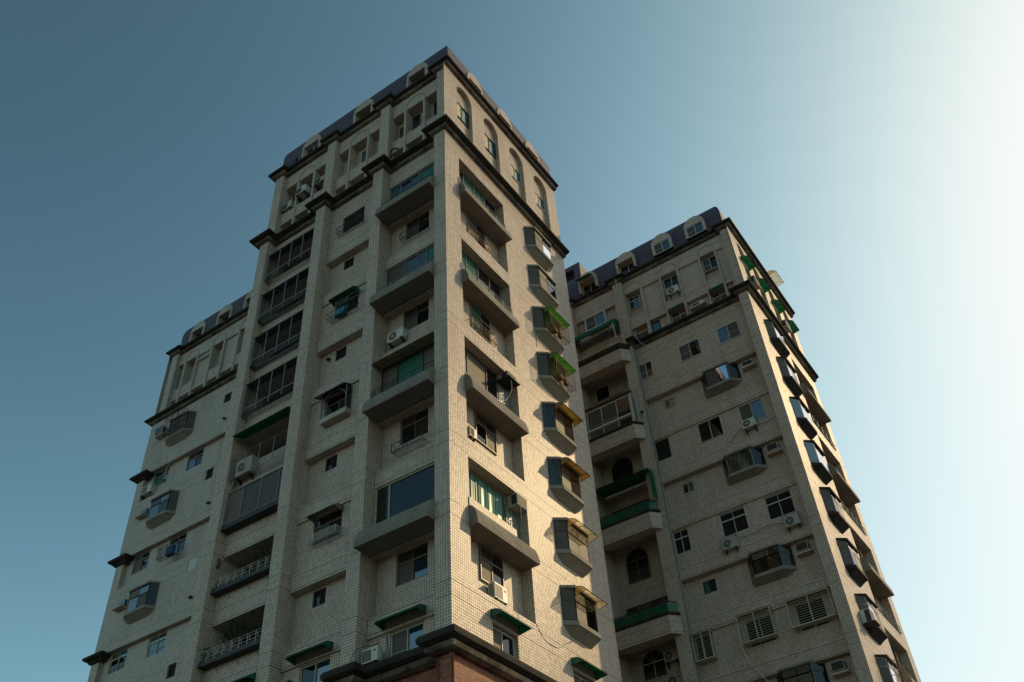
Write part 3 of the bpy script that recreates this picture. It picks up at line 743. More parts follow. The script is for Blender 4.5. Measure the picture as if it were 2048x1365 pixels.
A_ = [(-4.36, -3.42, 'w'), (-3.28, -1.98, 'a'), (-1.84, -.77, 'w')]
B_ = [(-8.78, -7.85, 'w'), (-7.70, -6.36, 'a'), (-6.22, -5.14, 'w')]
C_ = [(-13.35, -12.25, 'w'), (-12.1, -10.85, 'a'), (-10.7, -9.55, 'w')]
crown(F1, TW, [(-4.38, -.75, A_), (-8.8, -5.12, B_), (-13.4, -9.5, C_)], -.28, -.6, 'tile')
window(F1, TW, -4.2, -3.44, 48.35, 49.75, -1.1, 2, 'dark_frame', ['screen_mesh', 'dark_glass'])
window(F1, TW, -3.26, -2.0, 48.35, 50.1, -1.1, 2, 'grey_aluminium', ['dark_glass', 'teal_glass'], mid=[1])
window(F1, TW, -1.6, -.8, 48.35, 50.1, -1.1, 1, 'dark_frame', ['dark_glass'])
window(F1, TW, -7.3, -6.4, 48.45, 49.9, -1.08, 1, 'white_aluminium', ['teal_glass'])
window(F1, TW, -13.2, -12.3, 48.2, 50.1, -1.1, 2, 'grey_aluminium', ['teal_glass', 'dark_glass'])
window(F1, TW, -12.05, -10.9, 48.2, 50.1, -1.1, 2, 'grey_aluminium', ['dark_glass', 'blue_glass'])
window(F1, TW, -10.6, -9.6, 47.9, 49.4, -1.1, 1, 'dark_frame', ['dark_glass'])
window(F1, TW, -13.33, -12.3, 45.5, 46.65, -.85, 2, 'white_aluminium', ['teal_glass', 'teal_glass'])
window(F1, TW, -12.05, -10.9, 45.5, 46.65, -.85, 2, 'white_aluminium', ['teal_glass', 'screen_mesh'])
window(F1, TW, -3.26, -2.0, 45.5, 46.7, -1.0, 2, 'dark_frame', ['dark_glass', 'screen_mesh'])

# windows on the shaded front
bw = window(F1, TW, -4.34, -.8, 21.68, 23.6, -.66, 2, 'cream_aluminium', ['dark_glass', 'clear_glass'], splits=[-3.62])
for k in range(26):
    u = -3.3+2.45*(k+random.random())/26; L = random.choice((.3, .5, .7, .9, 1.3, 1.5)) if k < 22 else 1.8
    drape(F1, bw, u, u+random.uniform(.06, .16), 23.55-L, 23.55, -.80-random.random()*.03, 'curtain_blue', .012)
window(F1, TW, -4.34, -.8, 28.05, 30.2, -.66, 3, 'dark_frame', ['brown_screen', 'green_film', 'brown_screen'], splits=[-3.4, -1.9])
window(F1, TW, -4.34, -.8, 34.65, 36.85, -.66, 4, 'grey_aluminium', ['screen_mesh', 'blue_glass', 'blue_glass', 'green_film'], splits=[-3.1, -2.3, -1.75])
window(F1, TW, -4.34, -.8, 41.2, 43.5, -.66, 4, 'grey_aluminium', ['teal_glass', 'blue_glass', 'green_film', 'blue_glass'], splits=[-3.6, -2.3, -1.2])
window(F1, TW, -3.39, -1.87, 18.99, 20.36, -1.06, 2, 'brown_aluminium', ['screen_mesh', 'blue_glass', 'brown_glass', 'dark_glass'], transom=19.9)
window(F1, TW, -3.39, -1.87, 25.63, 27.0, -1.06, 2, 'brown_aluminium', ['dark_glass', 'brown_glass', 'brown_glass', 'dark_glass'], transom=26.55)
window(F1, TW, -3.39, -1.87, 32.27, 33.64, -1.06, 2, 'brown_aluminium', ['screen_mesh', 'dark_glass', 'brown_glass', 'dark_glass'], transom=33.15)
window(F1, TW, -3.39, -1.87, 38.9, 40.28, -1.06, 2, 'brown_aluminium', ['screen_mesh', 'dark_glass', 'brown_glass', 'dark_glass'], transom=39.8)
window(F1, TW, -3.33, -1.8, 15.55, 16.96, -.74, 2, 'cream_aluminium', ['screen_mesh', 'blue_glass'], mid=[0])
window(F1, TW, -7.83, -6.27, 15.55, 16.98, -.73, 2, 'cream_aluminium', ['clear_glass', 'blue_glass'], curtain='curtain_white', mid=[0])
for k in range(4): window(F1, TW, -7.81, -7.12, 19.57+6.64*k, 20.26+6.64*k, -1.05, 2, 'dark_frame', ['dark_glass', 'teal_glass'])
for k in range(4):
    b = 20.38+6.64*k
    window(F1, TW, -7.83, -6.24, b+1.87, b+3.2, -.76, 2, 'brown_aluminium', [['screen_mesh', 'dark_glass', 'brown_glass', 'brown_glass'], ['dark_glass', 'green_film', 'dark_glass', 'dark_glass'], ['brown_screen', 'green_film', 'green_film', 'dark_glass'], ['brown_screen', 'screen_mesh', 'brown_screen', 'blue_glass']][k], transom=b+2.75)
# balcony back windows in the open bay
for n in (-1, 0, 2, 3, 4, 5, 6):
    S = 20.38+P3*n; window(F1, TW, -12.6, -10.4, S+1.3, S+3.0, -2.0, 3, 'dark_frame', ['dark_glass', 'screen_mesh', 'dark_glass'])
S = 20.38+P3
gz = window(F1, TW, -13.36, -9.54, S+1.5, S+P3-.05, -.22, 4, 'grey_aluminium', ['brown_screen', 'screen_mesh', 'screen_mesh', 'blue_glass'], splits=[-12.3, -11.1, -9.95])
m = MB(F1); m.box(-13.36, -9.54, -.6, -.2, S+1.28, S+1.5); m.box(-13.38, -9.52, -.62, -.16, S+1.2, S+1.28); m.build('sill', 'dark_frame', TW)

# ================================================================== SET-BACK BLOCK ON THE LEFT
LB = thing('apartment_block', 'shaded tiled block set back at far left, behind the tall central tower', 'building', (-28, 14, 0))
XL, XR = -33.2, -22.0
m = MB(LW); seg = []
for k in range(3):
    S = 27.15+6.6*k if k < 2 else 40.3
    rec = [(-31.85, -30.3, S-1.35, S-.05, .1), (-28.4, -26.85, S-1.35, S-.05, .1)]
    sm = [(-25.7, -25.0, S-3.4, S-2.6, .12)]
    lo = S-2.25
    prev = seg[-1][1] if seg else 14.0
    seg.append((prev, lo, 0, sm)); seg.append((lo, S, -.3, rec))
seg.append((40.3, 45.1, 0, [(-25.3, -24.6, 43.05, 43.85, .12)]))
strips(m, XL+.72, XR, seg)
strips(m, XL, XL+.72, [(14, 45.1, 0, [])])
m.build('wall', ['tile_far', 'room_dark'], LB)
m = MB(LW)
for k in range(3):
    S = (27.15, 33.75, 40.3)[k]; m.quad((XL+.72, 0, S-2.25), (XL+.72, -.3, S-2.25), (XL+.72, -.3, S), (XL+.72, 0, S))
m.quad((XL, 0, 14), (XL, -14, 14), (XL, -14, 52), (XL, 0, 52)); m.build('wall', ['tile_far', 'room_dark'], LB)
m = MB(LW); m.box(XL, XR, -14, -.6, 0, 14.0); m.build('wall', 'brick', LB)
for k in range(3):
    S = (27.15, 33.75, 40.3)[k]
    b = [(XL, 20), (XL, 7.7), (XL+.72, 7.7), (XL+.72, 7.99)]
    m = MB(); sweep(m, [(XL, 9.2), (XL, 7.7), (XL+.9, 7.7), (XL+.9, 8.0)], [(0, S-.42), (.12, S-.40), (.2, S-.28), (.36, S-.2), (.44, S-.14), (.44, S), (.3, S+.1), (0, S+.16)]); m.build('bracket_cap', 'mould_concrete', LB)
    fr = 'cream_aluminium' if k == 0 else 'grey_aluminium'
    if k == 0:
        window(LW, LB, -31.83, -30.32, S-1.33, S-.07, -.34, 2, fr, ['clear_glass', 'clear_glass', 'screen_mesh', 'teal_glass'], transom=S-.45, curtain='curtain_white', mid=[0, 1])
        window(LW, LB, -28.38, -26.87, S-1.33, S-.07, -.34, 2, fr, ['teal_glass', 'teal_glass', 'teal_glass', 'blue_glass'], transom=S-.45, mid=[0, 1])
    else:
        window(LW, LB, -31.83, -30.32, S-1.33, S-.07, -.34, 2, fr, ['green_film', 'blue_glass', 'dark_glass', 'screen_mesh'] if k == 2 else ['brown_screen', 'brown_glass', 'brown_screen', 'dark_glass'], transom=S-.45)
        window(LW, LB, -28.38, -26.87, S-1.33, S-.07, -.34, 2, fr, ['blue_glass', 'dark_glass', 'brown_glass', 'dark_glass'], transom=S-.45)
    if k == 1:
        m = MB(LW); m.box(-25.7, -25.0, -.1, -.02, S-3.4, S-2.6); m.build('blocked_window', 'white_enamel', LB)
    else: window(LW, LB, -25.68, -25.02, S-3.38, S-2.62, -.08, 1, 'dark_frame', ['teal_glass'])
window(LW, LB, -25.28, -24.62, 43.07, 43.83, -.08, 2, 'dark_frame', ['screen_mesh', 'teal_glass'])
for k, z in enumerate((28.98, 35.6, 42.25)):
    bay(LW, LB, -30.85, -28.1, -30.3, -28.5, 0, .46, z, z+1.45, 'grey_aluminium', (['blue_glass', 'screen_mesh', 'brown_screen', 'blue_glass'], ['blue_glass', 'dark_glass', 'dark_glass', 'blue_glass'], ['screen_mesh', 'brown_screen'])[k], 'dark_glass' if k == 0 else 'screen_mesh')
    m = MB(LW); m.box(-31.9, -31.0, 0, .42, z+.78, z+.9); m.build('shelf', 'tile_far', LB)
    if k < 2: m = MB(LW); m.box(-31.7, -31.05, -.02, .18, z+.9, z+1.35); m.build('vent_window', 'teal_glass', LB)
# top storeys
m = MB(LW); m.box(XL+.45, XL+1.15, -1.4, 0, 45.1, 52.0); m.build('pilaster', 'tile_far', LB)
cl = [(-32.03, -31.36, 'w'), (-31.14, -29.96, 'a'), (-29.82, -28.42, 'p'), (-28.2, -27.0, 'a'), (-26.82, -25.46, 'p'), (-25.3, -24.1, 'a')]
crown(LW, LB, [(XL+1.15, XR, cl)], -.1, -.28, 'tile_far')
for a, b, k in cl:
    if k == 'a': window(LW, LB, a+.45, b-.02, 48.3, 50.1, -.75, 1, 'dark_frame', ['dark_glass'])
window(LW, LB, -31.98, -31.4, 48.3, 50.1, -.75, 1, 'dark_frame', ['teal_glass'])
m = MB(LW); m.box(-29.75, -28.5, -.36, -.2, 49.62, 49.7); m.build('shelf', 'white_enamel', LB)
cornice(LB, [(XL, 20), (XL, 7.7), (XR, 7.7)], 44.95, .45)
cornice(LB, [(XL+.45, 20), (XL+.45, 7.7), (XL+1.15, 7.7), (XL+1.15, 7.98), (XR, 7.98)], 51.5, .42)
m = MB(); m.box(XL+.7, XR, 8.2, 21, 51.8, 52.2); m.build('ceiling_slab', 'mould_concrete', LB)
mansard(LB, XL+.72, XR+6, 7.95, 21, zv=53.6, Rr=1.9, H=2.0, front=(-30.5, -27.5, -24.5))
for c in (-30.5, -27.5, -24.5): dormer(LW, LB, c, -.12, frame='grey_aluminium', panes=('dark_glass', 'green_film'), tile='tile_far')

# ================================================================== SECOND TOWER ON THE RIGHT
T2 = thing('apartment_tower', 'tiled tower on the right with barred windows and projecting corner balconies', 'building', (-2, 28, 0))
PIL2 = [(-5.66, -4.94), (-1.34, -.62), (7.55, 8.197)]
for a, b in PIL2:
    m = MB(F2); m.box(a, b, -1.45, 0, 12, 45.1); m.box(a, b, -1.45, -.28, 45.1, 52.0); m.build('pilaster', 'tile', T2)
m = MB(F2); seg = [(12, 17.06, -.6, []), (17.06, 17.82, -.6, []), (17.82, 20.42, -1.0, [(.5, 1.28, 19.36, 20.2, .1)])]
for k in range(4):
    b = 20.40+6.63*k
    seg.append((b, b+.76, -.6, []))
    W_ = [(-.6, .38, b+1.75, b+3.2, .14), (2.46, 4.04, b+1.75, b+3.22, .14), (5.3, 6.86, b+1.75, b+3.22, .14)]
    if k < 3:
        seg.append((b+.76, b+3.26, -.7, [(*h[:2], b+1.7, b+3.2, .12) for h in W_])); seg.append((b+3.26, b+4.08, -.6, []))
        seg.append((b+4.08, b+6.63, -1.0, [(.5, 1.28, b+5.55, b+6.3, .1), (3.5, 5.8, b+5.3, b+6.6, .3)]))
    else: seg.append((b+.76, 45.1, -.6, [(-.6, .38, 42.02, 43.38, .1), (2.47, 4.0, 42.0, 43.36, .1), (5.31, 6.84, 42.0, 43.36, .1)]))
strips(m, -.62, 7.55, seg); m.build('wall', ['tile', 'room_dark'], T2)
fr = 'white_aluminium'
for n, (a, b) in enumerate(((-.6, .38), (2.47, 4.0), (5.31, 6.84))):
    window(F2, T2, a, b, 42.02, 43.36, -.56, 2, fr, [['screen_mesh', 'clear_glass'], ['screen_mesh', 'dark_glass'], ['blue_glass', 'screen_mesh']][n], mid=[0] if n < 2 else [1], curtain='curtain_brown' if n == 0 else None)
for k in range(3):
    b = 20.40+6.63*k
    for n, (a, c) in enumerate(((-.6, .38), (2.46, 4.04), (5.3, 6.86))):
        if k == 2 and n == 0: window(F2, T2, a, c, b+1.72, b+3.18, -.78, 1, 'dark_frame', ['green_film'])
        else: window(F2, T2, a, c, b+1.72, b+3.18, -.66 if k == 2 else -.78, 2, 'cream_aluminium' if k == 2 else 'white_aluminium', {2: [['screen_mesh'], ['clear_glass', 'clear_glass'], ['screen_mesh', 'blue_glass']], 1: [['dark_glass', 'screen_mesh', 'dark_glass', 'screen_mesh'], ['screen_mesh', 'dark_glass', 'brown_glass', 'brown_screen'], ['brown_glass', 'screen_mesh', 'brown_glass', 'screen_mesh']], 0: [['green_film', 'dark_glass'], ['screen_mesh', 'teal_glass'], ['green_film', 'blue_glass']]}[k][n], transom=b+2.7 if k == 1 else None, curtain='curtain_brown' if k == 2 and n == 1 else None)
for k, z in enumerate((19.12, 25.78, 32.38, 39.05)):
    bay(F2, T2, 3.35, 5.97, 3.78, 5.36, -1.0, -.46, z, z+1.28, 'white_aluminium' if k != 1 else 'grey_aluminium', [['brown_screen', 'brown_screen', 'screen_mesh', 'screen_mesh'], ['dark_glass', 'brown_glass', 'brown_screen', 'brown_glass'], ['clear_glass', 'clear_glass'], ['screen_mesh', 'clear_glass']][k], ['dark_glass', 'brown_glass', 'dark_glass', 'dark_glass'][k], curtain=[None, None, 'curtain_white', 'curtain_white'][k], transom=.66 if k < 2 else None, roof=False, deep=.1)
    window(F2, T2, .52, 1.26, (19.4, 25.98, 32.62, 39.28)[k], (20.16, 26.76, 33.32, 39.96)[k], -1.03, 2, ['dark_frame', 'dark_frame', 'cream_aluminium', 'cream_aluminium'][k], ['green_film', 'dark_glass'] if k < 2 else ['dark_glass', 'teal_glass'])
    m = MB(F2); m.box(6.22, 7.1, -1.0, -.6, z+.38, z+.50); m.build('shelf', 'tile', T2)
# projecting corner balconies
for k in range(-1, 4):
    z = 23.67+6.62*k
    m = MB(F2); xs = [(-5.2, -.2), (-5.2, .55), (-1.26, .55), (-.82, .003), (-.82, -.2)]; 
    low, high = z, z+1.1
    for p, q in zip(xs, xs[1:]): m.quad((*p, low), (*q, low), (*q, high), (*p, high))
    m.quad(*[(*p, low) for p in xs])
    m.quad((-5.2, .42, high), (-1.32, .42, high), (-1.32, .42, low+.4), (-5.2, .42, low+.4)); m.quad((-5.2, .42, low+.4), (-1.3, .42, low+.4), (-1.3, -1.45, low+.4), (-5.2, -1.45, low+.4))
    bl = m.build('balcony', ['tile', 'room_dark'], T2)
    c = MB(F2); pr = [(-.14, high-.02), (.05, high-.02), (.09 if k < 3 else .2, high+.04), (.09 if k < 3 else .2, high+.14), (-.14, high+.14)]
    if k == 3: pr = [(-.14, high-.05), (.05, high-.05), (.16, high+.08), (.20, high+.3), (-.14, high+.32)]
    sweep(c, [(F2(*p, 0)[0], F2(*p, 0)[1]) for p in xs[1:4]], pr); c.F = ID
    cc = MB(); sweep(cc, [F2(*p, 0)[:2] for p in xs[1:4]], pr); cc.build('coping', 'mould_concrete', bl)
m = MB(F2)
for k in range(-1, 4):
    z = 23.67+6.62*k
    ho = [(-4.23, -2.72, z-1.3, z-.4+.0, .1)] if k < 3 else [(-4.5, -2.45, z-.85, z+.22, .1)]
    h2 = [(-4.9, -1.9, z+.5, z+3.1, .1)]
    grid_wall(m, -4.94, -1.34, z-3.5, z+.28, -1.45, []); grid_wall(m, -4.94, -1.34, z+.28, z+3.12, -1.45, [])
m.build('wall', ['tile', 'room_dark'], T2)
window(F2, T2, -4.53, -2.45, 42.6, 43.75, -1.40, 2, 'white_aluminium', ['dark_glass', 'dark_glass'], mid=[1])
arch_window(F2, T2, -4.23, -2.72, 35.2, 36.5, -1.38, 'dark_frame', 'dark_glass', fan=False)
arch_window(F2, T2, -4.23, -2.72, 28.38, 29.78, -1.38, 'brown_aluminium', 'dark_glass')
arch_window(F2, T2, -4.23, -2.72, 22.35, 23.3, -1.38, 'cream_aluminium', 'dark_glass')
for z, z2 in ((31.7, 33.6), (25.0, 26.9)):
    window(F2, T2, -4.7, -1.6, z, z2, -1.38, 4, 'brown_aluminium', ['dark_glass', 'screen_mesh', 'dark_glass', 'screen_mesh'])
# glazed-in balcony with its cream upper panel
en = window(F2, T2, -5.1, -1.28, 38.18, 40.45, .5, 4, 'white_aluminium', ['clear_glass', 'screen_mesh', 'screen_mesh', 'clear_glass'], splits=[-4.55, -3.45, -2.3], mid=[1, 2])
drape(F2, en, -5.05, -4.55, 38.2, 40.4, .3, 'curtain_white', .02); drape(F2, en, -2.28, -1.35, 38.2, 40.4, .3, 'curtain_brown', .02)
m = MB(F2); m.box(-5.1, -1.3, .40, .46, 38.78, 38.86); m.box(-5.1, -1.26, .5, .54, 38.82, 38.96); m.build('rail', 'white_aluminium', en)
m = MB(F2); m.box(-1.30, -1.2, .02, .54, 38.2, 38.28); m.box(-1.24, -1.14, .42, .56, 38.2, 40.5); m.box(-1.0, -.92, .1, .2, 38.2, 40.4); m.build('post', 'white_aluminium', en)
m = MB(F2); m.box(-5.1, -1.2, -.6, .44, 40.5, 40.56); m.build('balcony_roof', 'cream_sheet', T2)
m = MB(F2); m.box(-5.1, -1.2, -1.3, .3, 41.0, 41.05); m.build('balcony_roof', 'cream_sheet', T2)
# green glass balustrades
for z in (31.56, 24.9):
    r_ = MB(F2); r_.bar((-5.2, .52, z+.66), (-1.24, .52, z+.66), .03); r_.bar((-1.24, .52, z+.66), (-.84, .0, z+.66), .03)
    for u in (-4.2, -3.0, -2.1, -1.24): r_.bar((u, .52, z-.05), (u, .52, z+.66), .022)
    rl = r_.build('balustrade', 'dark_frame', T2)
    m = MB(F2); m.box(-5.2, -1.26, .505, .52, z, z+.6); m.prism(z, z+.6, [(-1.24, .50), (-.84, -.02), (-.84, -.035), (-1.255, .50)], axis=2); m.build('pane', 'green_panel', rl)
m = MB(F2); m.bar((-5.2, .5, 45.55), (-1.2, .5, 45.55), .022); m.bar((-1.2, .5, 45.55), (-.84, .0, 45.55), .022)
for k in range(6): m.bar((-5.2+.8*k, .5, 45.0), (-5.2+.8*k, .5, 45.55), .015)
m.build('balustrade', 'grey_aluminium', T2)
# sunlit side
side_wall(R2, T2, 'tile', 12.0)
for k in range(4): slab(R2, T2, 1.18, 5.46, 20.42+6.64*k-.0)
for k in range(4):
    z = 20.42+6.64*k
    window(R2, T2, 1.3, 5.3, z+.95, z+3.2, -.44, 4, 'grey_aluminium', ['amber_sheet', 'dark_glass', 'brown_screen', 'teal_glass'])
    window(R2, T2, 2.4, 4.2, z-1.5, z-.1, -.45, 2, 'grey_aluminium', ['brown_screen', 'dark_glass'])
    railing(R2, T2, 1.2, 5.44, .06, z-2.40, .5, 'grey_aluminium', 5, 0, kind='h')
for j in range(8):
    z = 18.85+P3*j
    bay(R2, T2, 7.6, 10.2, 8.0, 9.74, 0, .46, z, z+1.5, 'brown_aluminium' if j in (2, 3) else 'cream_aluminium', ['brown_screen', 'clear_glass'] if j < 4 else ['clear_glass', 'clear_glass'], 'blue_glass' if j in (4, 5) else 'screen_mesh', sill='mould_concrete', curtain='curtain_white' if j > 3 else 'curtain_brown', transom=.7 if j not in (4, 5) else None)
for k in range(4):
    a = 1.22+2.77*k; window(R2, T2, a+.03, a+1.47, 48.2, 49.6, -.2, 2, 'white_aluminium', ['frosted_yellow', 'teal_glass'])
# top storeys
cl = [(-.58, .66, 'a'), (.86, 2.24, 'p'), (2.4, 3.64, 'a'), (3.8, 5.46, 'p'), (5.56, 6.68, 'a'), (6.82, 7.34, 'p')]
crown(F2, T2, [(-.62, 7.55, cl)], -.28, -.58, 'tile')
m = MB(F2); grid_wall(m, -4.94, -1.34, 44.9, 52.0, -.6, [(-4.9, -1.55, 47.0, 49.9, .3, 0)]); m.build('wall', ['tile', 'room_dark'], T2)
window(F2, T2, -.56, .3, 49.05, 50.2, -1.02, 2, 'white_aluminium', ['dark_glass', 'blue_glass', 'dark_glass', 'blue_glass'], transom=49.85)
window(F2, T2, 2.42, 3.62, 48.7, 50.2, -.9, 2, 'white_aluminium', ['dark_glass', 'clear_glass'], mid=[0], curtain='curtain_blue')
window(F2, T2, 5.58, 6.66, 49.0, 50.2, -.9, 2, 'white_aluminium', ['screen_mesh', 'clear_glass'], mid=[0], curtain='curtain_white')
for a, b in ((2.42, 3.62), (5.58, 6.66)): window(F2, T2, a, b, 45.5, 46.7, -.9, 2, 'cream_aluminium', ['brown_screen', 'screen_mesh', 'dark_glass', 'brown_screen'], transom=46.35)
window(F2, T2, -.56, .5, 45.5, 46.4, -.9, 2, 'grey_aluminium', ['dark_glass', 'screen_mesh']); window(F2, T2, .9, 1.5, 45.5, 46.7, -.8, 1, 'dark_frame', ['teal_glass'])
wb = window(F2, T2, -4.06, -2.32, 48.38, 49.7, -.34, 2, 'white_aluminium', ['screen_mesh', 'blue_glass'], mid=[0], t=.09)
m = MB(F2); m.box(-4.04, -2.34, -.9, -.42, 48.36, 48.40); m.box(-4.04, -2.34, -.9, -.42, 49.66, 49.7); m.box(-2.40, -2.36, -.9, -.42, 48.40, 49.66); m.build('window_box', 'white_aluminium', wb)
m = MB(F2); m.box(3.95, 5.2, -.75, -.36, 45.9, 46.02); m.build('shelf', 'tile', T2)
pth = [F2(a, b, 0)[:2] for a, b in ((-13, -.6), (-5.66, -.6), (-5.66, 0), (-4.94, 0), (-4.94, -.1))]
cornice(T2, [F2(a, b, 0)[:2] for a, b in ((-.80, 0), (-.62, 0), (-.62, -.6), (7.55, -.6), (7.55, 0), (8.2, 0))]+[(8.2, 34.27)], 44.86, .45)
cornice(T2, [F2(a, b, 0)[:2] for a, b in ((-13.4, -.6), (-5.66, -.6), (-5.66, -.28), (-4.94, -.28), (-4.94, -.6), (-1.34, -.6), (-1.34, -.28), (-.62, -.28), (-.62, -.58), (7.55, -.58), (7.55, -.28), (8.2, -.28))]+[(8.2, 34.27)], 51.5, .42)
m = MB(F2); grid_wall(m, -13.4, -5.66, 12, 52, -.6, []); m.quad((-13.4, -.6, 12), (-13.4, -12.2, 12), (-13.4, -12.2, 52), (-13.4, -.6, 52)); m.quad((-13.4, -12.2, 12), (8.2, -12.22, 12), (8.2, -12.22, 52), (-13.4, -12.2, 52)); m.build('wall', ['tile', 'room_dark'], T2)
m = MB(F2); m.box(-13.4, 8.1, -12.2, -.1, 0, 11.99); m.build('wall', 'brick', T2)
m = MB(); m.box(-13.3, 8.05, 22.8, 34.1, 51.8, 52.2); m.build('ceiling_slab', 'mould_concrete', T2)
rf = mansard(T2, -13.3, 7.95, 22.5, 34.1, zv=53.6, Rr=1.9, H=1.9, front=(5.93, 3.2, .1, -3.25), side=[34.27-q for q in (3.18, 6.43, 9.68)])
for k, c in enumerate((5.93, 3.2, .1, -3.25)): dormer(F2, T2, c, -.15, frame='white_aluminium' if k < 2 else 'cream_aluminium', panes=('screen_mesh', 'blue_glass') if k < 2 else ('dark_glass', 'dark_glass'), depth=.14 if k < 2 else .6)
for k, c in enumerate((3.18, 6.43, 9.68)): dormer(R2, T2, c, .06, frame='cream_aluminium')
m = MB(); grid_wall(MB(), 0, 1, 0, 1, 0); m.F = lambda u, d, z: (u, 25-d, z)
grid_wall(m, -9.5, -5.0, 55.0, 58.9, 0, [(-6.6, -5.6, 57.3, 58.4, .3)]); m.quad((-5.0, 0, 55), (-5.0, -5, 55), (-5.0, -5, 58.9), (-5.0, 0, 58.9)); m.quad((-9.5, 0, 58.9), (-5, 0, 58.9), (-5, -5, 58.9), (-9.5, -5, 58.9)); m.quad((-9.5, 0, 55), (-9.5, -5, 55), (-9.5, -5, 58.9), (-9.5, 0, 58.9))
m.build('stair_tower', ['slate_roof', 'room_dark'], rf)

# ================================================================== THINGS ON THE CENTRAL TOWER, SHADED FRONT
GA, GW, GC = 'awnings over the windows', 'air conditioners on the walls', 'iron window cages'
awning(F1, -3.57, -1.6, -.6, 17.1, 'small green awning above the low window next to the shaded tower corner', h=.36, out=.55, group=GA)
awning(F1, -8.03, -6.1, -.6, 17.1, 'small green awning above a low window, left of the one by the tower corner', h=.36, out=.55, group=GA)
awning(F1, -13.35, -9.55, -.6, 16.7, 'green awning cut by the bottom edge below the planted balconies', h=.5, out=.9, ribs=4, group=GA)
split_ac(F1, -4.25, -.5, 15.88, 'white unit with slatted front resting on the dark base cornice', GW, fan=False, mark=True, w_=.76, h=.54)
split_ac(F1, -4.1, -.98, 31.66, 'white unit with round fan in a recess above the cream canopy', GW, w_=.98, h=.64, dp=.34)
awning(F1, -4.38, -.78, -.6, 30.0, 'flat cream canopy of five panels over the curtained balcony window', 'cream_sheet', out=.6, h=.22, ribs=5, flat=True, cheeks=False, group=GA, name='canopy')
cage(F1, -4.25, -.78, -.42, -.02, 28.06, 28.42, 'long black planter tray hanging before the green balcony window', group=GC, posts=6, step=.2)
t = cage(F1, -3.55, -1.85, -.98, -.62, 25.12, 25.52, 'small dark tray below the curtained window of the middle balcony column', group=GC, posts=2, step=.2, mat='black_iron')
cage(F1, -3.5, -1.82, -.98, -.62, 38.7, 39.12, 'small dark tray under the topmost balcony of the shaded front', group=GC, posts=2, step=.18)
cage(F1, -7.98, -6.14, -.68, -.3, 42.0, 42.42, 'black iron tray at the highest small window of the narrow bay', group=GC, posts=2, step=.14)
t = cage(F1, -7.98, -6.14, -.68, -.28, 35.3, 35.66, 'black iron tray holding a pale blue cover below a green awning', group=GC, posts=2, step=.3)
m = MB(F1); m.prism(-7.55, -6.9, [(-.62, 35.33), (-.36, 35.33), (-.36, 35.7), (-.45, 35.85), (-.62, 35.9)]); tag(m.build('cover', 'cyan_cover', None, bevel=.03), 'pale blue cover lying in an iron tray below a green awning', 'cover')
awning(F1, -7.78, -6.12, -.6, 36.3, 'curved green awning over an iron tray halfway up the narrow bay', h=.4, out=.52, group=GA)
# hooded iron window box with an arched front
t = thing('window_hood', 'dark hooded window box with an arched opening and grey base', 'window box', F1(-7.0, -.4, 28.5))
m = MB(F1); m.prism(-8.1, -6.2, [(-.68, 30.36), (-.68, 30.3), (-.12, 30.02), (-.10, 30.08)]); m.build('hood', 'dark_frame', t)
m = MB(F1); m.box(-7.75, -6.14, -.68, -.3, 28.44, 28.74); m.build('base', 'aged_enamel', t, bevel=.02)
m = MB(F1)
for u in (-7.72, -6.16): m.bar((u, -.3, 28.72), (u, -.3, 30.1), .022); m.bar((u, -.68, 28.72), (u, -.68, 30.2), .02)
m.tube([(q[0], -.3, q[1]) for q in arch_pts(-6.94, .77, 29.3, 16)], .018, 4); m.build('frame', 'grey_aluminium', t)
m = MB(F1)
for u in (-7.72, -6.16):
    for k in range(1, 9): m.bar((u, -.68+k*.042, 28.72), (u, -.68+k*.042, 30.1), .006)
m.build('bars', 'black_iron', t)
awning(F1, -7.75, -6.18, -.66, 23.3, 'brown canopy over a small window with a white railed box', 'cream_sheet', h=.3, out=.55, group=GA, frame='dark_frame')
cage(F1, -7.78, -6.16, -.68, -.3, 22.16, 22.5, 'white railed box under a small window with brown canopy', 'white_aluminium', group=GC, posts=2, step=.09, r=.012)
# open-bay cages, floor by floor
for n, lb in ((3, 'dark barred balcony cage, lowest of four stacked between two tiled piers'), (4, 'dark barred balcony cage, second lowest of the stack of four'),
              (5, 'dark barred balcony cage, second from the top of the stack'), (6, 'dark barred balcony cage directly below the upper cornice')):
    S = 20.38+P3*n
    t = cage(F1, -13.36, -9.53, -.6, -.2, S+1.25, S+3.28, lb, 'black_iron', step=.12, group='balcony cages of the open bay', posts=4, r=.008)
    m = MB(F1)
    for k in range(5): u = -13.3+k*3.7/4; m.box(u-.02, u+.02, -.2, -.165, S+1.25, S+3.26)
    m.box(-13.36, -9.53, -.2, -.165, S+1.58, S+1.64); m.build('post', 'grey_aluminium', t)
    m = MB(F1); m.box(-13.36, -9.53, -.6, -.16, S+3.285, S+3.34); m.build('cover_plate', 'dark_frame', t)
    if n in (4, 5): m = MB(F1); m.box(-13.34, -9.55, -.22, -.205, S+1.27, S+1.58); m.build('apron_panel', 'dark_frame', t)
S = 20.38+P3*2
awning(F1, -13.36, -9.55, -.6, S+2.92, 'long green awning sheltering an air conditioner on an open balcony', h=.45, out=.7, ribs=5, flat=True, cheeks=False, group=GA)
cage(F1, -13.34, -9.55, -.6, -.12, S+.62, S+1.95, 'balcony rack of pale rails carrying an air conditioner', 'grey_aluminium', step=.22, group=GC, posts=4, horiz=9, r=.007)
split_ac(F1, -13.1, -.62, S+.7, 'large cream unit with dark fan inside a balcony rack of rails', GW, w_=1.05, h=.95, dp=.4, back='aged_enamel')
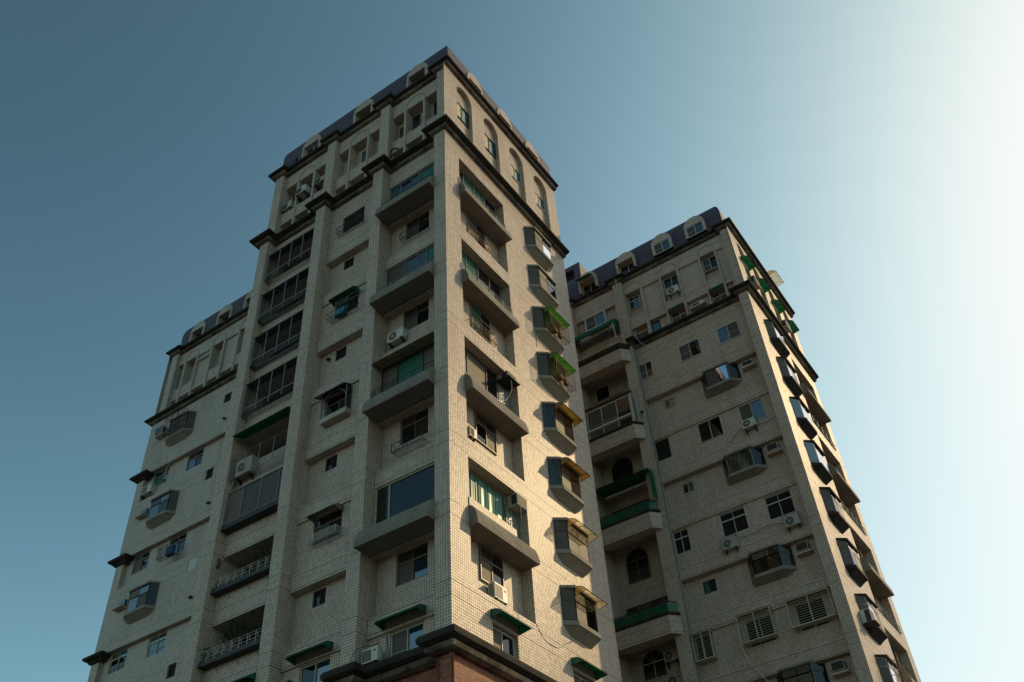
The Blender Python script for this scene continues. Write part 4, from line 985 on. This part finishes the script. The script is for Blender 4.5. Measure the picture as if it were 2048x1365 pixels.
cable(F1, [(-13.2, -.3, S+.6), (-13.36, -.25, S-.1), (-13.3, -.3, S-.7), (-13.15, -.35, S-1.1)], .035, 'aged_enamel', 'pale bent hose hanging below the balcony rack', 'hose', 'hose')
for n, lb, lp in ((0, 'white railing of a planted balcony, upper of two', 'green leafy plants on the upper of two planted balconies'), (-1, 'white railing of a planted balcony, lower of two', 'green leafy plants on the lower of two planted balconies')):
    S = 20.38+P3*n
    t = thing('balcony_planter', lb, 'planter', F1(-11.4, -.3, S+1.5), 'planted balconies')
    m = MB(F1); m.box(-13.36, -9.55, -.6, -.2, S+1.36, S+1.43); m.box(-13.36, -9.55, -.24, -.2, S+1.43, S+1.6); m.build('trough', 'dark_frame', t)
    m = MB(F1)
    for z in (.12, .3, .42): m.bar((-13.34, -.19, S+1.55+z), (-9.56, -.19, S+1.55+z), .014)
    for k in range(9):
        u = -13.34+k*3.78/8; m.bar((u, -.19, S+1.5), (u, -.19, S+1.97), .014)
        if k < 8: m.bar((u+.12, -.19, S+1.67), (u+.12, -.19, S+1.85), .011)
    m.build('railing', 'white_aluminium', t)
    m = MB(F1)
    for k in range(3): m.bar((-12.5+k*1.2, -.22, S+1.36), (-12.5+k*1.2, -.6, S+1.05), .014)
    m.build('bracket', 'black_iron', t)
    plant(F1, -12.2 if n < 0 else -10.9, -9.7, -.55, -.3, S+1.6, S+2.9, lp, 420 if n < 0 else 200, .10, group='balcony plants')
plant(F1, -13.3, -12.7, -.5, -.25, 20.38-P3+1.5, 20.38-P3+2.1, 'small green plant spilling at the left end of the lower planted balcony', 130, .10, group='balcony plants')
plant(F1, -13.3, -13.0, -.45, -.25, 20.38+1.5, 20.38+2.0, 'small dark plant at the left end of the upper planted balcony', 60, .08, group='balcony plants')
vent(F1, -8.2, -1.0, 33.1, 'dark vent cowl beside a small window high on the narrow bay')
vent(F1, -8.25, -.69, 16.45, 'dark vent cowl beside the low window at the bottom of the narrow bay')
t = thing('wall_bracket', 'rusty iron bracket on the tiled pier beside the planted balcony', 'bracket', (-13.38, .35, 23.3))
m = MB(); m.box(-13.4, -13.3, .28, .42, 23.1, 23.55); m.build('plate', 'rust_iron', t); m = MB(); m.bar((-13.3, .35, 23.4), (-12.9, .42, 23.35), .016); m.bar((-13.3, .35, 23.2), (-12.9, .42, 23.3), .016); m.build('arm', 'black_iron', t)
# upper storeys of the front
split_ac(F1, -13.3, -.95, 47.95, 'cream unit in the left recess of the top storeys', GW, w_=.85, h=.6, dp=.5, fan=False, back='aged_enamel')
split_ac(F1, -12.05, -.85, 48.5, 'white unit under the left arch of the top storeys', GW, w_=.85, h=.6, dp=.5, fan=False)
split_ac(F1, -10.65, -1.0, 48.7, 'brown fronted unit in a narrow recess right of the left arch', GW, w_=.8, h=.45, dp=.45, fan=False, back='aged_enamel')
split_ac(F1, -5.95, -.75, 46.0, 'white unit half hidden by the cornice at the middle recess', GW, w_=.8, h=.55, dp=.32)
cable(F1, [(-4.3, -.5, 46.3), (-4.1, -.35, 46.75), (-3.7, -.45, 46.55), (-3.5, -.7, 46.1)], .06, 'dark_grille', 'dark bent duct looping above the cornice', 'duct', 'duct')
cable(F1, [(-4.6, .01, 15.9), (-4.3, .02, 16.4), (-3.9, -.68, 16.75), (-3.6, -.68, 16.95)], .012, 'black_iron', 'thin dark wire sagging across the pier above the base cornice')
cable(F1, [(-3.5, -.67, 16.95), (-3.45, -.66, 16.5), (-3.38, -.66, 16.1), (-3.45, -.6, 15.9)], .03, 'pipe_grey', 'grey hose running down to the unit on the base cornice', 'hose', 'hose')
cable(F1, [(-13.37, -.2, 35.1), (-13.36, -.3, 34.4), (-13.3, -.5, 33.5), (-13.3, -.56, 33.0)], .014, 'black_iron', 'dark wire sagging between two stacked balcony cages')
railing(F1, TW, -4.38, -.78, -.08, 34.55, .5, 'grey_aluminium', 4, 30)
railing(F1, TW, -4.38, -.78, -.08, 41.2, .48, 'black_iron', 4, 0, ret=.5)

# ================================================================== THINGS ON THE SUNLIT SIDE
box_ac(R1, 4.6, -.45, 23.08-.03, 'beige box unit jutting over the green curtained balcony window', GW, w_=.74, h=.56, dp=.55, back='aged_enamel')
box_ac(R1, 4.42, -.45, 29.9, 'dark box unit on a tray over the glass block balcony', GW, w_=.72, h=.42, dp=.62, back='aged_enamel', tray=True)
split_ac(R1, 2.9, -.45, 18.2, 'white unit with red badge below the lowest sunlit balcony', GW, w_=.84, h=.66, dp=.32, fan=False, mark=True)
split_ac(R1, 1.8, -.5, 25.2, 'plain white unit beside the window with the red curtain', GW, w_=.5, h=.5, dp=.25, fan=False)
cage(R1, 2.1, 4.0, -.5, -.06, 31.7, 32.2, 'rusty window cage crowded with plants below a sunlit balcony', 'rust_iron', group=GC, posts=3, step=.1)
plant(R1, 2.2, 3.9, -.45, -.15, 31.74, 32.15, 'dry brownish plants packed in a rusty window cage', 150, .07, group='balcony plants', pots=0)
cage(R1, 2.3, 4.0, -.5, -.08, 38.3, 38.75, 'narrow metal window cage below the highest sunlit balcony', 'rust_iron', group=GC, posts=3, step=.1)
awning(R1, 2.35, 4.22, 0, 17.1, 'small green awning above the low sunlit window next to the tower corner', h=.34, out=.55, group=GA, ribs=3)
awning(R1, 7.95, 9.87, 0, 17.1, 'small green awning at the bottom edge beneath the lowest bay window', h=.34, out=.55, group=GA, ribs=3)
window(R1, TW, 2.47, 4.08, 15.5, 16.95, -.16, 2, 'white_aluminium', ['brown_screen', 'clear_glass'], mid=[0], curtain='curtain_white')
window(R1, TW, 8.02, 9.68, 15.5, 16.95, -.16, 2, 'white_aluminium', ['brown_screen', 'dark_glass'])
AWN = {0: ('clear_sheet', 'clear sheet awning over the lowest bay window'), 1: ('clear_sheet', 'clear sheet awning over the second lowest bay window'),
       2: ('amber_sheet', 'amber sheet awning, lower of two on the sunlit side'), 3: ('amber_sheet', 'amber sheet awning, upper of two on the sunlit side'),
       4: ('lime_sheet', 'lime green awning, lower of two on the sunlit side'), 5: ('lime_sheet', 'lime green awning, upper of two on the sunlit side')}
def clear_sheet():
    m, n, b = newmat('clear_sheet'); n.nodes.remove(b); o = n.nodes['Material Output']; g = nd(n, 'ShaderNodeNewGeometry')
    t = nd(n, 'ShaderNodeBsdfTransparent'); t.inputs[0].default_value = (.9, .86, .76, 1)
    d = nd(n, 'ShaderNodeBsdfTranslucent'); d.inputs[0].default_value = (.6, .5, .32, 1)
    mx = nd(n, 'ShaderNodeMixShader'); n.links.new(ramp(n, noise(n, g.outputs['Position'], 2.5, 4), .3, .8, .12, .6), mx.inputs[0]); n.links.new(t.outputs[0], mx.inputs[1]); n.links.new(d.outputs[0], mx.inputs[2])
    n.links.new(mx.outputs[0], o.inputs[0])
clear_sheet()
for j, (mt, lb) in AWN.items():
    z1 = 18.93+P3*j+1.47
    awning(R1, 8.08, 9.86, .44, z1-.34, lb, mt, h=.42, out=.56, ribs=2, group=GA, frame='black_iron', cheeks=True)
for j, lb in ((4, 'rusty cage round the front of a bay window, lower of two'), (5, 'rusty cage round the front of a bay window, upper of two')):
    z = 18.93+P3*j
    t = cage(R1, 8.06, 9.86, .5, .86, z+.02, z+1.18, lb, 'rust_iron', step=.11, group=GC, posts=2, r=.007)
    m = MB(R1); m.box(8.5, 8.8, .55, .78, z+.05, z+.3); m.box(9.1, 9.35, .56, .75, z+.05, z+.42); tag(m.build('flower_pots', 'terracotta', None), 'reddish pots standing in the %s rusty bay cage' % ('lower' if j == 4 else 'upper'), 'pots')
cable(R1, [(4.75, .12, 23.05), (4.8, .1, 22.7), (4.78, .08, 22.4)], .012, 'aged_enamel', 'short pale hose dangling from the beige box unit', 'hose', 'hose')
cable(R1, [(4.6, .2, 29.85), (4.7, .15, 29.3), (4.5, .0, 28.7), (4.1, .06, 28.3)], .014, 'aged_enamel', 'pale hose curving from the dark box unit to the balcony', 'hose', 'hose')
cable(R1, [(5.46, .01, 18.0), (6.0, .012, 17.55), (6.9, .012, 17.5), (7.6, .012, 17.9), (8.6, .3, 18.5), (8.9, .52, 18.85)], .009, 'black_iron', 'thin wire drooping across the sunlit tiles below the lowest bay window')
cable(R1, [(3.9, .02, 17.95), (4.05, .05, 18.2), (4.2, .03, 17.9), (4.22, .02, 17.5)], .009, 'black_iron', 'short wire loop hanging under the white unit with red badge')
cable(R1, [(7.72, .02, 36.9), (7.72, .02, 35.6), (7.72, .02, 34.2)], .01, 'black_iron', 'thin dark wire running straight down between two bay windows')

# ================================================================== THINGS ON THE SET-BACK BLOCK
box_ac(LW, -31.85, 0, 43.15, 'beige box unit on a tiled shelf of the set-back block', GW, w_=.8, h=.58, dp=.5, back='aged_enamel', face='teal_glass')
split_ac(LW, -32.42, -.3, 38.5, 'white slatted unit under a dark corner cap of the set-back block', GW, w_=1.0, h=.66, dp=.36, fan=False)
t = cage(LW, -28.4, -26.85, .02, .42, 31.95, 32.75, 'black iron basket on a window of the set-back block', 'black_iron', step=.13, group=GC, posts=4, r=.012)
m = MB(LW); m.box(-27.7, -27.1, .08, .34, 31.98, 32.65); tag(m.build('tarpaulin', 'blue_plastic', None, bevel=.05), 'blue plastic bundle inside the black iron basket', 'bundle')
cage(LW, -30.35, -28.45, .52, .8, 42.3, 43.85, 'thin dark cage in front of the top bay window of the set-back block', 'black_iron', step=.14, group=GC, posts=3)
cable(LW, [(-30.2, -.2, 40.35), (-30.15, .0, 39.9), (-30.2, .02, 39.0), (-30.6, .05, 38.35), (-31.3, .05, 38.1)], .03, 'aged_enamel', 'pale drain hose bending down beside a window of the set-back block', 'hose', 'hose')
for z, lb in ((41.45, 'dark vent by the tall pier, highest of three on the set-back block'), (34.75, 'dark vent by the tall pier, middle of three on the set-back block'), (28.3, 'dark vent by the tall pier, lowest of three on the set-back block')): vent(LW, -24.75, 0, z, lb)

# ================================================================== THINGS ON THE SECOND TOWER
t = awning(F2, -5.1, -1.5, -.6, 46.85, 'wide dark green awning over the open terrace of the right tower', h=1.35, out=1.1, ribs=4, group=GA, cheeks=True)
m = MB(F2); m.tube([(-1.5, .5, 47.2), (-1.46, .52, 46.6), (-1.4, .52, 45.6)], .035, 6); m.build('post', 'white_aluminium', t)
t = awning(F2, -5.1, -.82, -1.3, 33.7, 'long dark green canopy over the green railed balcony in shade', h=1.1, out=2.0, ribs=6, group=GA, cheeks=False, flat=True, name='canopy')
m = MB(F2); m.box(-.80, -.78, .02, .62, 32.25, 34.25); m.build('side_sheet', 'green_sheet', t)
awning(F2, -4.6, -2.3, -1.42, 41.75, 'narrow cream shelf canopy under the dark window of the enclosed balcony', 'cream_sheet', h=.7, out=.6, ribs=3, flat=True, cheeks=False, group=GA, name='canopy')
awning(F2, -3.98, -2.72, -.14, 52.85, 'small green awning on the leftmost roof dormer of the right tower', h=.75, out=.55, ribs=2, flat=True, cheeks=False, group=GA)
for a, b, lb in ((2.42, 3.62, 'green strip awning above the cornice window, left of two'), (5.58, 6.66, 'green strip awning above the cornice window, right of two')):
    t = thing('strip_awning', lb, 'awning', F2((a+b)/2, -.5, 46.55), GA)
    m = MB(F2); m.prism(a, b, [(-.56, 46.98), (-.55, 47.0), (-.38, 46.66), (-.39, 46.64)]); m.build('sheet', 'green_sheet', t); m = MB(F2); m.bar((a, -.38, 46.65), (b, -.38, 46.65), .015); m.bar((a, -.6, 46.6), (a, -.38, 46.65), .012); m.bar((b, -.6, 46.6), (b, -.38, 46.65), .012); m.build('frame', 'dark_frame', t)
def barred(u0, u1, z0, z1, label, cols=2):
    t = thing('barred_window_cage', label, 'cage', F2((u0+u1)/2, -.45, z0), 'cream barred cages of the right tower')
    m = MB(F2); d0, d1 = -.72, -.22
    for z in (z0, z1-.05): m.box(u0, u1, d1-.05, d1, z, z+.06); m.box(u0, u0+.05, d0, d1-.05, z, z+.06); m.box(u1-.05, u1, d0, d1-.05, z, z+.06)
    for k in range(cols+1): u = u0+.025+(u1-u0-.05)*k/cols; m.box(u-.025, u+.025, d1-.048, d1-.004, z0+.06, z1-.05)
    for u in (u0+.003, u1-.047): m.box(u, u+.044, d0, d0+.05, z0+.06, z1-.05)
    m.build('frame', 'cream_aluminium', t)
    m = MB(F2); n = 11
    for k in range(1, n):
        z = z0+.06+(z1-z0-.11)*k/n; m.bar((u0, d1-.02, z), (u1, d1-.02, z), .013)
        for u in (u0+.02, u1-.02): m.bar((u, d0, z), (u, d1-.03, z), .013)
    m.build('bars', 'cream_aluminium', t)
    m = MB(F2); m.box(u0+.05, u1-.05, d0, d1-.05, z0+.01, z0+.03); m.build('floor', 'cream_aluminium', t)
    m = MB(F2); m.prism(u0-.04, u1+.04, [(d0, z1+.16), (d0, z1+.13), (d1+.06, z1+.02), (d1+.06, z1+.05)]); m.build('hood', 'cream_aluminium', t)
    for k in range(3):
        u = u0+.1+(u1-u0-.2)*k/2; m = MB(F2); m.bar((u, d0+.06, z0-.4), (u, d1-.1, z0), .014); m.build('brace', 'cream_aluminium', t)
barred(5.03, 7.4, 22.22, 23.72, 'widest cream barred cage with blue glass, right of three')
barred(2.22, 4.14, 22.22, 23.78, 'cream barred cage with a pale hose beside it, middle of three')
barred(-.5, .62, 22.05, 23.58, 'narrow cream barred cage next to the drainpipe, left of three')
split_ac(F2, 2.72, -.55, 47.98, 'white unit with round dark fan below the arched top window', GW, w_=.88, h=.6)
split_ac(F2, 5.33, -.62, 34.9, 'white unit with dark round fan below a cream framed window', GW, w_=.86, h=.6)
split_ac(F2, 2.38, -.62, 27.76, 'caged unit with fan under a window, left of two', GW, w_=.86, h=.64, cage=True)
split_ac(F2, 6.15, -.62, 27.76, 'caged unit with fan under a window, right of two', GW, w_=.86, h=.64, cage=True)
box_ac(F2, 6.3, -.98, 39.56, 'pale box unit tucked under the beam right of the top bay window', GW, w_=.72, h=.36, dp=.35, back='white_enamel')
box_ac(F2, 6.3, -.98, 32.9, 'box unit behind a white grille right of the bright curtained bay', GW, w_=.7, h=.48, dp=.42, back='white_enamel')
box_ac(F2, 6.3, -.98, 26.3, 'grey box unit right of the brown glazed bay window', GW, w_=.68, h=.48, dp=.42, back='aged_enamel')
box_ac(F2, 6.3, -.98, 19.65, 'beige box unit right of the bay window at the bottom edge', GW, w_=.68, h=.48, dp=.42, back='aged_enamel')
split_ac(F2, -2.7, -1.4, 22.95, 'grey unit with fan beside the lowest arched window, upper of two', GW, w_=.86, h=.6, back='aged_enamel', mark=True)
split_ac(F2, -2.75, -1.4, 21.55, 'grey unit with fan beside the lowest arched window, lower of two', GW, w_=.9, h=.62, back='aged_enamel', mark=True)
split_ac(F2, -4.6, -1.35, 25.3, 'dark unit behind the lowest green glass balustrade', GW, w_=.8, h=.55, back='aged_enamel', fan=False)
split_ac(F2, 4.15, -.9, 46.05, 'cream unit lying on a tiled shelf between the two strip awnings', GW, w_=.85, h=.42, fan=False)
cable(F2, [(2.2, -.25, 23.3), (2.18, -.3, 22.0), (2.5, -.5, 20.9), (3.1, -.55, 19.9), (3.3, -.55, 18.5)], .025, 'white_enamel', 'long white hose hanging beside the middle barred cage', 'hose', 'hose')
cable(F2, [(-.2, -.3, 46.3), (-.15, .02, 45.6), (0., -.1, 45.0), (.3, -.55, 44.6)], .022, 'white_enamel', 'white hose bending over the cornice of the right tower', 'hose', 'hose')
cable(F2, [(4.1, -.57, 34.6), (4.4, -.57, 34.55), (4.8, -.57, 35.0), (5.3, -.57, 35.2)], .014, 'dark_frame', 'dark wire sagging left of the white unit under a cream window')
cable(F2, [(6.2, -.57, 35.0), (6.8, -.57, 34.9), (7.5, -.57, 35.1)], .014, 'dark_frame', 'dark wire running right of the white unit to the tower pier')
cable(F2, [(3.3, -.57, 28.3), (4.2, -.57, 28.25), (5.2, -.57, 28.4), (6.1, -.57, 28.2)], .014, 'dark_frame', 'dark wire stretched between the two caged units')
cable(F2, [(-.83, .05, 51.6), (-.83, .05, 48.5), (-.83, .05, 45.9)], .05, 'aged_enamel', 'pale drainpipe running down the top storeys of the right tower', 'drainpipe', 'pipe')
cable(F2, [(-.55, -.45, 45.0), (-.55, -.45, 36), (-.55, -.45, 27), (-.55, -.45, 14)], .045, 'pipe_grey', 'long grey drainpipe in the wall corner beside the balconies', 'drainpipe', 'pipe')
t = thing('wall_lamp', 'small white wall lamp by the glazed balcony', 'lamp', F2(-1.0, .1, 39.3)); m = MB(F2)
m.disc(-.98, 0, 39.4, .09, .12, 12); m.build('housing', 'white_enamel', t); m = MB(F2); m.disc(-.98, .121, 39.4, .065, .03, 12); m.build('lens', 'dark_glass', t)
vent(F2, -.72, 0, 38.95, 'round dark vent on the pier right of the white wall lamp')
# sunlit side of the second tower
for k, lb in enumerate(('fourth', 'third', 'second', 'first')):
    a = 1.22+2.77*k; awning(R2, a+.1, a+1.4, 0, 48.85, 'bright green awning on the sunlit arches, %s from the near corner' % lb, 'bright_green_sheet', h=.42, out=.5, group='green awnings on the sunlit arches')
box_ac(R2, 9.7, -.2, 46.8, 'dark box unit in the first sunlit arch from the near corner', GW, w_=.9, h=.62, dp=.6, back='aged_enamel')
box_ac(R2, 4.1, -.2, 46.8, 'dark box unit in the third sunlit arch from the near corner', GW, w_=.9, h=.62, dp=.6, back='aged_enamel')
awning(R2, 2.4, 3.96, .08, 53.0, 'clear awning with green ends on the farthest sunlit dormer', 'clear_sheet', h=.5, out=.7, group=GA, frame='dark_frame')
box_ac(R2, 9.95, .02, 21.95, 'pale box unit with tray before a sunlit bay window', GW, w_=.62, h=.72, dp=.55, back='white_enamel', tray=True)
awning(R2, 1.6, 5.2, 0, 16.9, 'amber awning at the bottom right on the sunlit side', 'amber_sheet', h=.4, out=.8, ribs=3, group=GA)
cage(R2, 7.9, 9.75, .5, .9, 18.9, 20.1, 'rusty cage round the lowest bay window of the right tower', 'rust_iron', step=.12, group=GC, posts=2)
